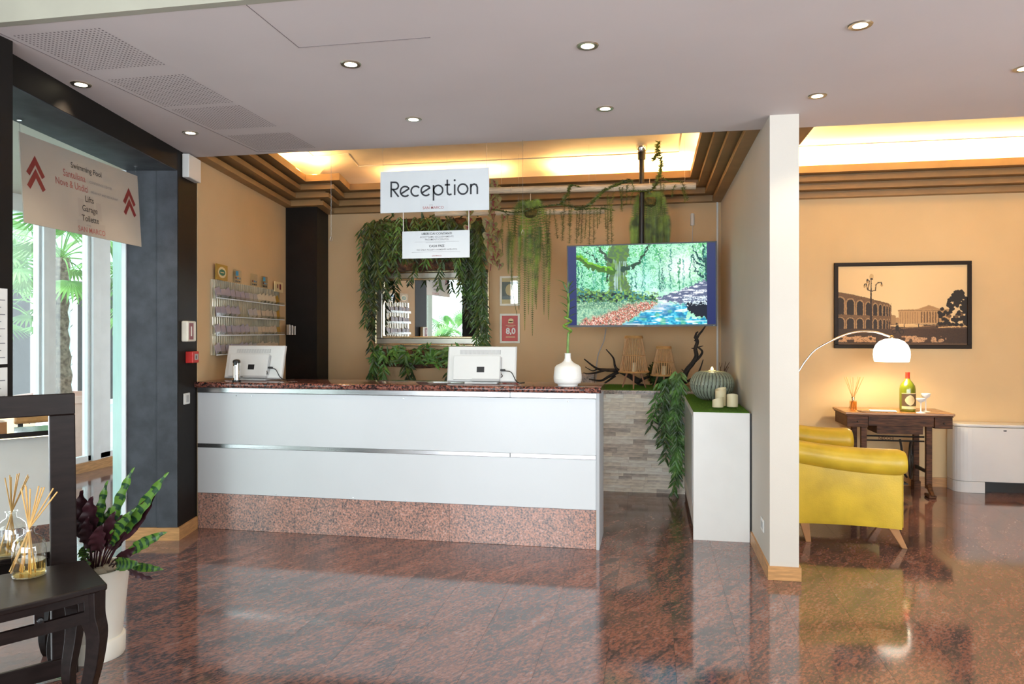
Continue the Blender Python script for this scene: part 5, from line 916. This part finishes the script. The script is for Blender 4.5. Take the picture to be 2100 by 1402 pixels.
# convector
t = thing('convector_heater', 'long white fan convector with rounded corner standing at the lounge wall', 'heater', (3.5, 7.46, 0)); cx0, cx1, cy0, cy1 = 2.765, 4.3, 7.36, 7.575
def cshape(z0, z1, x1=cx1, e=0): return MB().prism([(cx0-e, cy1), (cx0-e, cy0+.10)] + [(cx0 + .13 - (.13+e)*math.cos(a), cy0 + .10 - (.10+e)*math.sin(a)) for a in np.linspace(.15, PI/2, 7)] + [(x1, cy0-e), (x1, cy1)], z0, z1)
cshape(.105, .60).build('casing', M['conv'], t, world=True, bevel=.004); cshape(.603, .63).build('top_cover', M['conv'], t, world=True, bevel=.008); cshape(.0, .103, cx0+.24).build('foot', M['conv'], t, world=True, bevel=.003); MB().box(cx0+.24, cy0+.09, 0, cx1, cy1, .104).build('recessed_back', M['blackp'], t, world=True)
disc(MB(), 3.17-3.5, .575, .016, .006, cy0-7.46-.0012).build('badge', M['ink'], t)
# arc lamp
p = [aY(1634, 768, 7.1), aY(1655, 736, 7.1), aY(1680, 712, 7.1), aY(1740, 684, 7.1), aY(1790, 680, 7.1), aY(1826, 690, 7.1)]
t = thing('arc_floor_lamp', 'arched chrome floor lamp with white opal dome glowing over the walnut table', 'lamp', (1.07, 7.1, 0))
MB().lathe([(.16, 0), (.16, .03), (.155, .035), (.02, .04)], 32).build('base', M['porcel'], t, smooth=True); P = bez([Vector((1.07, 7.1, .03)), Vector((1.08, 7.1, .4)), Vector((1.16, 7.1, .78))] + p, 8); MB().tube(P, .0095, 10).build('arc_arm', M['chrome'], t, world=True, smooth=True)
e = p[-1]; dome = MB(); cR = .152; prof = [(cR*.93, -.085), (cR*.97, -.06), (cR, -.02), (cR*.97, .025), (cR*.86, .065), (cR*.66, .098), (cR*.38, .118), (cR*.12, .124)]
dome.lathe(prof, 36, (e.x+.01, e.y, e.z-.14), cap=False); dome.build('shade', M['shade'], t, world=True, smooth=True); MB().lathe([(.018, -.02), (.022, -.005), (.016, .01), (.008, .018)], 14, (e.x+.01, e.y, e.z-.005)).build('shade_cap', M['gold'], t, world=True, smooth=True)
bl_ = bpy.data.lights.new('arc_lamp_bulb', 'POINT'); bl_.energy = 15; bl_.color = (1, .78, .48); bl_.shadow_soft_size = .035; bo = bpy.data.objects.new('arc_lamp_bulb', bl_); COL.objects.link(bo); bo.location = (e.x+.01, e.y, e.z-.15)
MB().lathe([(.003, .03), (.028, .0), (.03, -.02), (.02, -.045), (.004, -.05)], 14, (e.x+.01, e.y, e.z-.08)).build('bulb', M['lamp'], t, world=True, smooth=True)
# armchair, facing +x
t = thing('armchair', 'yellow leather tub armchair with rolled arms and tapered wooden legs', 'armchair', (1.32, 5.74, 0), math.radians(-3))
def roll(y0, x0=-.36, x1=.40, r=.105, zz=.585, rise=.06, sg=1):
    mb = MB(); n = 20; pts = []; rs = []
    for i in range(n+1):
        s = i/n; pts.append((x0 + (x1-x0)*s, y0, zz + rise*(1-s)**1.5 - .012*math.sin(s*PI))); e_ = min(1, (1-s)/.09 + .0) if s > .91 else 1; rs.append(r*(.80 + .2*math.sqrt(max(0, 1-(1-e_)**2))) * (.86 + .14*s))
    mb.tube(pts, rs, 18, sq=.88); return mb
def panel(y0, y1, name):
    mb = MB(); n = 14; vs = []
    for i in range(n+1):
        s = i/n; x = -.40 + .775*s; zt = .60 + .055*(1-s)**1.5 - .03; zb = .135 + .012*math.sin(s*PI); b_ = .012*math.sin(s*PI)
        for y_, z_ in ((y0, zb), (y0 - b_*(1 if y0 < 0 else 0), zb+.03), (y0 - b_*(1 if y0 < 0 else 0), zt-.1), (y0, zt), (y1, zt), (y1, zb)): vs.append((x, y_, z_))
    mb.add(vs, [(i*6+j, i*6+(j+1) % 6, (i+1)*6+(j+1) % 6, (i+1)*6+j) for i in range(n) for j in range(6)] + [tuple(range(6))[::-1], tuple(n*6+j for j in range(6))]); return mb.build(name, M['yellow'], t, smooth=True)
panel(-.375, -.24, 'side_panel'); panel(.24, .375, 'side_panel'); roll(-.335).build('rolled_arm', M['yellow'], t, smooth=True, ang=60); roll(.335, x1=.20, zz=.64, rise=.05).build('rolled_arm', M['yellow'], t, smooth=True, ang=60)
MB().box(-.22, -.24, .20, .36, .24, .40).build('seat_base', M['yellow'], t, bevel=.02); MB().box(-.20, -.235, .40, .385, .235, .50).build('seat_cushion', M['yellow'], t, bevel=.035); MB().box(-.40, -.34, .20, -.22, .34, .66).build('backrest', M['yellow'], t, bevel=.05)
MB().tube([(-.36, -.36, .66), (-.375, -.2, .735), (-.38, 0, .75), (-.375, .2, .735), (-.36, .36, .66)], .07, 14).build('back_roll', M['yellow'], t, smooth=True)
MB().box(.375, -.38, .15, .382, -.24, .52).build('front_piping', M['yellow'], t, bevel=.003)
for x, y_, dx in ((-.24, -.31, .03), (.32, -.33, .08), (-.28, .31, .0), (.32, .31, .08)): 
    mb = MB(); mb.add([(x-.032, y_-.022, .15), (x+.032, y_-.022, .15), (x+.032, y_+.022, .15), (x-.032, y_+.022, .15), (x+dx-.017, y_-.014, 0), (x+dx+.017, y_-.014, 0), (x+dx+.017, y_+.014, 0), (x+dx-.017, y_+.014, 0)], [(3, 2, 1, 0), (4, 5, 6, 7), (0, 1, 5, 4), (1, 2, 6, 5), (2, 3, 7, 6), (3, 0, 4, 7)][:]); mb.build('leg', M['tanleg'], t, bevel=.003)
# ================================================================== LEFT FOREGROUND: standing mirror, console, diffuser, planter
MD = Vector((.62, .785, 0)).normalized(); mrz = math.atan2(MD.y, MD.x); MW = 1.0; MH = 1.195
t = thing('standing_mirror', 'tall dark-framed floor mirror leaning on the post behind the console table', 'mirror', (-2.405, 2.735, 0.012), rot=Euler((math.radians(-3.6), 0, mrz), 'XYZ'))
t.rotation_euler = (Matrix.Rotation(mrz, 3, 'Z') @ Matrix.Rotation(math.radians(-3.6), 3, 'X')).to_euler(); fw = .098
for x0, x1, z0, z1 in ((-MW, 0, 0, .075), (-MW, 0, MH-.092, MH), (-MW, -MW+fw, .075, MH-.092), (-fw, 0, .075, MH-.092)): MB().box(x0, -.0, z0, x1, .035, z1).build('frame_rail', M['espresso'], t, bevel=.004)
MB().box(-MW+fw-.01, .012, .065, -fw+.01, .016, MH-.08).build('mirror_glass', M['mirror'], t)
TZ = .52; cr_ = Vector((-2.012, 2.43, 0)); TD = .394; t = thing('console_table', 'dark espresso console table with curved legs and slotted drawer front', 'table', cr_, mrz); TWd = 1.0
top = [(0.0, .0)] + [(.0, TD)] + [(-TWd, TD), (-TWd, 0)] + [(-TWd + TWd*i/16, -.055*math.sin(PI*i/16)) for i in range(1, 16)]
MB().prism(top, TZ-.024, TZ).build('tabletop', M['espresso'], t, bevel=.006)
ap = MB(); n = 24; zt = TZ-.0245; zb = TZ-.135
def apx(i): s = i/n; return (-TWd+.05 + (TWd-.1)*s, .022 - .05*math.sin(PI*s))
slots = [(-.165, -.055), (-.285, -.20)]
def apr(x0, x1, z0, z1):
    vs = []; k = 6; m_ = MB()
    for i in range(k+1):
        x = x0 + (x1-x0)*i/k; s = (x+TWd)/TWd; y_ = .022 - .05*math.sin(PI*s); vs += [(x, y_, z0), (x, y_, z1), (x, y_+.018, z1), (x, y_+.018, z0)]
    ap.add(vs, [(a*4+b, a*4+(b+1) % 4, (a+1)*4+(b+1) % 4, (a+1)*4+b) for a in range(k) for b in range(4)] + [(3, 2, 1, 0), (k*4, k*4+1, k*4+2, k*4+3)])
sz0, sz1 = TZ-.092, TZ-.055
apr(-TWd+.05, -.05, sz1, zt); apr(-TWd+.05, -.05, zb, sz0); xs_ = [-TWd+.05, -.70, -.58, -.40, -.37, -.235, -.205, -.075]
for a, b in ((-TWd+.05, -.90), (-.72, -.62), (-.50, -.39), (-.235, -.205), (-.075, -.05)): apr(a, b, sz0, sz1)
ap.build('apron', M['espresso'], t); kn = MB().lathe([(.004, 0), (.004, .012), (.011, .018), (.009, .026), (.002, .028)], 12).build('knob', M['blackp'], t, smooth=True); kn.location = (-.22, -.010, TZ-.073); kn.rotation_euler = (PI/2, 0, 0)
MB().box(-.05, .04, zb, -.03, TD-.04, zt).build('side_rail', M['espresso'], t); MB().box(-TWd+.05, TD-.035, zb, -.05, TD-.02, zt).build('back_rail', M['espresso'], t)
for lx, ly, dx, dy in ((-.045, .045, 1, -1), (-.055, TD-.04, 1, 1), (-TWd+.045, .045, -1, -1), (-TWd+.055, TD-.04, -1, 1)):
    pts = [(lx, ly, TZ-.026), (lx+.004*dx, ly+.004*dy, TZ-.12), (lx+.016*dx, ly+.012*dy, .33), (lx+.008*dx, ly+.006*dy, .22), (lx-.012*dx, ly-.008*dy, .10), (lx-.008*dx, ly-.006*dy, .03), (lx+.004*dx, ly+.002*dy, 0)]; P = bez(pts, 5); L = len(P)
    MB().tube(P, [.050*(1 - .52*min(1, i/(L*.85))) for i in range(L)], 4).build('leg', M['espresso'], t, bevel=.004)
pd = aZ(60, 1180, TZ); t = thing('reed_diffuser', 'clear glass reed diffuser bottle with wooden sticks on the dark console table', 'diffuser', (pd.x, pd.y, TZ))
prof = [(.004, .003), (.054, .003), (.058, .010), (.058, .115), (.052, .138), (.034, .155), (.020, .163), (.0185, .185), (.024, .188), (.024, .194)]
MB().lathe(prof, 36, cap=False).build('bottle', M['bglass'], t, smooth=True, ang=60); MB().lathe([(.0, .008), (.053, .008), (.054, .012), (.054, .062), (.0, .062)], 30, cap=False).build('oil', M['oil'], t, smooth=True); MB().lathe([(.050, 0), (.057, .004), (.05, .007)], 30).build('glass_foot', M['bglass'], t, smooth=True)
for k, (sx, L) in enumerate(((-.045, .35), (-.03, .345), (.01, .34), (.05, .35), (.07, .345), (.10, .35), (.115, .34), (.155, .33), (-.04, .34))):
    sy = random.uniform(-.03, .03); MB().tube([(-sx*.55, -sy, .012), (sx*.03, 0, .19), (sx*.78, sy, L)], .0027, 7).build('reed', M['reed'], t, smooth=True)
pc = Vector((-2.485, 2.925, 0)); t = thing('planter_pot', 'tall tapered white planter on a matching saucer behind the console table', 'pot', pc)
MB().lathe([(.118, 0), (.122, .01), (.124, .085), (.12, .09), (.10, .092)], 40).build('saucer', M['potw'], t, smooth=True, ang=50); MB().lathe([(.10, .05), (.112, .10), (.139, .385), (.1415, .40), (.133, .40), (.128, .385), (.12, .35)], 40).build('pot', M['potw'], t, smooth=True, ang=50)
MB().lathe([(.001, .375), (.08, .37), (.129, .355)], 24, cap=False).build('soil', M['soil'], t); 
for k in range(9): a = k*.7; r_ = random.uniform(.05, .115); MB().lathe([(.005, -.015), (.03, -.005), (.035, .012), (.02, .03), (.004, .035)], 7, (r_*math.cos(a), r_*math.sin(a), .385), fn=lambda q, z: 1 + .2*math.sin(3*q+k)).build('pumice_stone', M['stone'], t)
t = thing('calathea', 'calathea with wavy spotted green leaves and purple undersides in the white planter', 'plant', (pc.x, pc.y, .37))
def cal(base, tip, W, under=False, bend=.1, stemf=.35):
    b = aY(*base, pc.y) if len(base) == 2 else Vector(base); e = aY(*tip[:2], pc.y + (tip[2] if len(tip) > 2 else 0)); d = e - b; L = d.length; dn_ = d.normalized(); mid = b.lerp(e, stemf) + Vector((0, 0, .02))
    MB().tube(bez([b, b.lerp(mid, .5) + Vector((0, 0, .012)), mid], 4), [.0035]*9, 5).build('stalk', M['purple'], t, world=True)
    n = 24; nrm = Vector((.15, -1, .35)) if not under else Vector((.2, -1, -.2)); sd = dn_.cross(nrm).normalized(); nn = sd.cross(dn_).normalized(); vs = []; L2 = (e-mid).length; d2 = (e-mid).normalized(); cols = []
    mb = MB()
    for i in range(n+1):
        s = i/n; w = W*.42*(math.sin(PI*min(1, (s*.96+.03)**.8))**.7 if s < 1 else .03); c = mid + d2*L2*s - nn*bend*L2*(s*s - s); wv = .22*W*math.sin(i*1.1)
        vs += [c - sd*w + nn*(w*.5 + wv*.5), c - sd*w*.5 + nn*w*.12, c, c + sd*w*.5 + nn*w*.12, c + sd*w + nn*(w*.5 - wv*.5)]
    fs = [(i*5+j, i*5+j+1, (i+1)*5+j+1, (i+1)*5+j) for i in range(n) for j in range(4)]; mb.add(vs, fs)
    if not under: mb.m = [1 if (j in (1, 2) and i % 4 in (0, 1)) or (j in (0, 3) and i % 4 == 1) else 0 for i in range(n) for j in range(4)]
    mb.build('leaf', [M['purple'], M['purple']] if under else [CG, CD], t, world=True, smooth=True, ang=180)
CG = mat('calathea_light_green', (.085, .18, .022), .4, var=.15); CD = mat('calathea_dark_blotch', (.014, .05, .018), .35, var=.2)
bs = lambda u: (u, 1170)
for b, tp, W, un, be in ((bs(205), (275, 958), .058, 0, .15), (bs(215), (345, 968, -.05), .062, 0, .05), (bs(212), (318, 1012, -.03), .08, 1, -.05), (bs(190), (221, 985), .05, 0, .1), (bs(195), (219, 988, .05), .055, 0, .12), (bs(185), (188, 1018, -.05), .10, 1, .0), (bs(175), (168, 1005), .09, 1, .0), (bs(205), (277, 1042, -.05), .065, 0, .2), (bs(200), (236, 1048, -.06), .07, 1, .1), (bs(190), (180, 1060, -.08), .08, 1, .1), (bs(225), (342, 1090, -.03), .062, 0, .18), (bs(220), (284, 1120, -.02), .05, 1, .2), (bs(215), (286, 1156, -.09), .07, 0, .15), (bs(235), (335, 1167, -.05), .045, 0, .15), (bs(235), (315, 1186, -.06), .04, 1, .1), (bs(185), (170, 1120, -.06), .06, 0, .2), (bs(195), (210, 1075, -.1), .085, 1, .1), (bs(205), (250, 1055, .05), .07, 1, .0), (bs(200), (226, 1040, .05), .06, 0, .1), (bs(190), (175, 1140, -.1), .06, 0, .3), (bs(180), (200, 1090, .06), .07, 0, .1), (bs(210), (262, 1075, .05), .07, 1, .1)): cal(b, tp, W, bool(un), be)
# ================================================================== BAR behind the camera, seen in the standing mirror
br = math.atan2(-.53, .85) + PI/2
t = thing('bar_counter', 'white panelled bar with dark top and light strip, mirrored in the standing floor mirror', 'bar counter', (1.55, .05, 0), math.radians(-122) + PI)
BARW = 3.0
MB().box(-BARW/2, .06, 0, BARW/2, .6, .26).build('plinth', M['floor'], t); MB().box(-BARW/2, .0, 1.06, BARW/2, .7, 1.10).build('bar_top', M['espresso'], t, bevel=.004); MB().box(-BARW/2, .05, 1.035, BARW/2, .065, 1.058).build('light_strip', M['led'], t)
for k in range(5):
    x0 = -BARW/2 + k*.6
    for z0, z1 in ((.262, .64), (.66, 1.03)): MB().box(x0+.002, .10, z0, x0+.598, .12, z1).build('panel', M['lam'], t, bevel=.002)
MB().box(-BARW/2, .12, .26, BARW/2, .6, 1.05).build('carcass', M['cab'], t)
bM = Matrix.Translation(t.location) @ Matrix.Rotation(t.rotation_euler.z, 4, 'Z')
def onbar(name, label, cat, x, y_): return thing(name, label, cat, bM @ Vector((x, y_, 1.10)), t.rotation_euler.z)
BT = t
b = onbar('wooden_crate', 'wooden crate of wrapped snacks on the mirrored bar top', 'crate', -.25, .2)
for x0, y0, x1, y1 in ((-.2, -.12, .2, -.105), (-.2, .105, .2, .12), (-.2, -.105, -.185, .105), (.185, -.105, .2, .105)): MB().box(x0, y0, 0, x1, y1, .11).build('side', M['tanleg'], b)
mb = MB()
for k in range(60): x = random.uniform(-.17, .17); y_ = random.uniform(-.09, .09); mb.lathe([(.004, -.02), (.03, -.008), (.035, .01), (.01, .028)], 6, (x, y_, .10 + .06*(1-abs(x)/.2)*random.random()))
o = mb.build('wrapped_snacks', M['paper'], b); o['kind'] = 'stuff'
b = onbar('coffee_machine', 'wooden fronted coffee machine with three round dials on the mirrored bar', 'coffee machine', .25, .5); MB().box(-.25, -.12, .08, .25, .15, .36).build('body', M['rattan'], b, bevel=.02); MB().box(-.25, -.14, 0, .25, .15, .05).build('drip_tray', M['chrome'], b); MB().box(-.27, -.13, .36, .27, .15, .38).build('cup_rail', M['labelc'], b)
for k in (-1, 0, 1): MB().tube([(k*.14 + .05*math.cos(a), -.123, .24 + .05*math.sin(a)) for a in np.linspace(0, 2*PI, 19)], .010, 6, cap=False).build('dial_ring', M['labelc'], b)
for k in (-1, 1): MB().tube([(k*.12, -.12, .10), (k*.12, -.26, .09)], .014, 8).build('portafilter', M['blackp'], b); MB().box(k*.2-.02, .0, .0, k*.2+.02, .06, .09).build('leg', M['blackp'], b)
# ================================================================== COURTYARD PALMS
def palm(name_lab, base, hgt, nf, L, droop, potr=None):
    t = thing('fan_palm', name_lab, 'palm', base); mb = MB(); n = 16; P = [(.03*math.sin(i*.4), .02*math.cos(i*.5), hgt*i/n) for i in range(n+1)]; mb.tube(P, [.085 + .02*(i % 2) for i in range(n+1)], 10); mb.build('trunk', M['trunk'], t)
    mb = MB()
    for k in range(90): a = random.random()*6.28; z_ = random.random()*hgt; mb.leaf((.09*math.cos(a), .09*math.sin(a), z_), (math.cos(a), math.sin(a), .8), (0, 0, 1), .09, .02, -.2, 2)
    mb.build('trunk_fibres', M['trunk'], t)
    for k in range(nf):
        a = k*2.399 + random.uniform(-.2, .2); el = 1.1 - 1.7*(k/nf); d = Vector((math.cos(a)*math.cos(el), math.sin(a)*math.cos(el), math.sin(el))); s_ = L*random.uniform(.8, 1.1); mb = MB(); c = Vector((0, 0, hgt)) + d*s_*.9 + Vector((0, 0, -.1*s_*(1-el))); mb.tube(bez([(0, 0, hgt), Vector((0, 0, hgt)) + d*s_*.5 + Vector((0, 0, .05)), c], 4), .008, 5)
        sd = d.cross(Vector((0, 0, 1))).normalized(); up = sd.cross(d).normalized()
        for j in range(26):
            q = -2.3 + 4.6*j/25; dd_ = d*math.cos(q) + sd*math.sin(q)*1.0 - Vector((0, 0, .15)); mb.leaf(c, dd_, up, s_*.62*(1 - .12*abs(q)/2), .038, .28, 3)
        mb.build('fan_leaf', M['palm'], t)
    return t
pp = aX(125, 815, -6.95)
t = thing('terracotta_planter', 'very large pale terracotta planter outside the corridor glazing, holding the near palm', 'pot', (-6.95, pp.y, -.05)); MB().lathe([(.32, 0), (.40, .2), (.44, .68), (.48, .70), (.48, .78), (.44, .78), (.43, .70)], 40).build('pot', M['terra'], t, smooth=True, ang=50); MB().lathe([(.001, .70), (.43, .69)], 30, cap=False).build('soil', M['soil'], t)
palm('fan palm with hairy trunk in the big planter outside the glazing', (-6.95, pp.y, .62), 1.75, 20, .62, .3)
palm('leafy fan palm without a pot behind the planter palm, against the mint wall', (-8.6, 8.3, -.05), 1.9, 18, .75, .3)
palm('low fan palm spreading at the near end of the courtyard', (-7.5, 6.2, -.05), 1.35, 16, .6, .3)
palm('fan palm standing outside the glazed entrance side, near the corridor end', (-5.3, -2.4, -.05), .95, 18, .75, .3)
palm('second fan palm outside the entrance side, beyond the first one', (-5.3, -4.9, -.05), 1.3, 18, .9, .3)
palm('tall fan palm farther along the courtyard beside the mint building', (-8.2, 11.0, -.05), 2.3, 18, .8, .3)
# ================================================================== CEILING DOWNLIGHTS
names = ['by the dark beam, next to the perforated grilles', 'by the dark beam, near the small white speaker', 'in the row farther from the counter, nearest the grilles', 'in the row above the counter, nearest the grilles', 'in the middle of the row farther from the counter', 'above the counter, near the Reception board', 'far from the counter on the lounge side of the ceiling', 'just in front of the top of the white partition', 'over the lounge entrance by the lit cove']
for k, (x, y_) in enumerate(((-2.91, 3.325), (-2.92, 4.262), (-1.415, 3.315), (-1.407, 4.242), (-.276, 3.30), (-.254, 4.243), (.868, 3.291), (.897, 4.23), (1.80, 3.98))):
    t = thing('downlight', 'recessed round spotlight ' + names[k], 'downlight', (x, y_, ZC))
    MB().lathe([(.030, -.004), (.046, -.006), (.050, -.001)], 28, cap=False).build('trim_ring', M['silver'], t, smooth=True); MB().lathe([(.0, -.0035), (.031, -.0035)], 20, cap=False).build('lit_lens', M['lamp'], t)
    l = bpy.data.lights.new('downlight_beam', 'SPOT'); l.energy = 18; l.color = (1, .80, .55); l.spot_size = math.radians(95); l.spot_blend = .6; l.shadow_soft_size = .03; lo = bpy.data.objects.new('downlight_beam', l); COL.objects.link(lo); lo.location = (x, y_, ZC-.012)
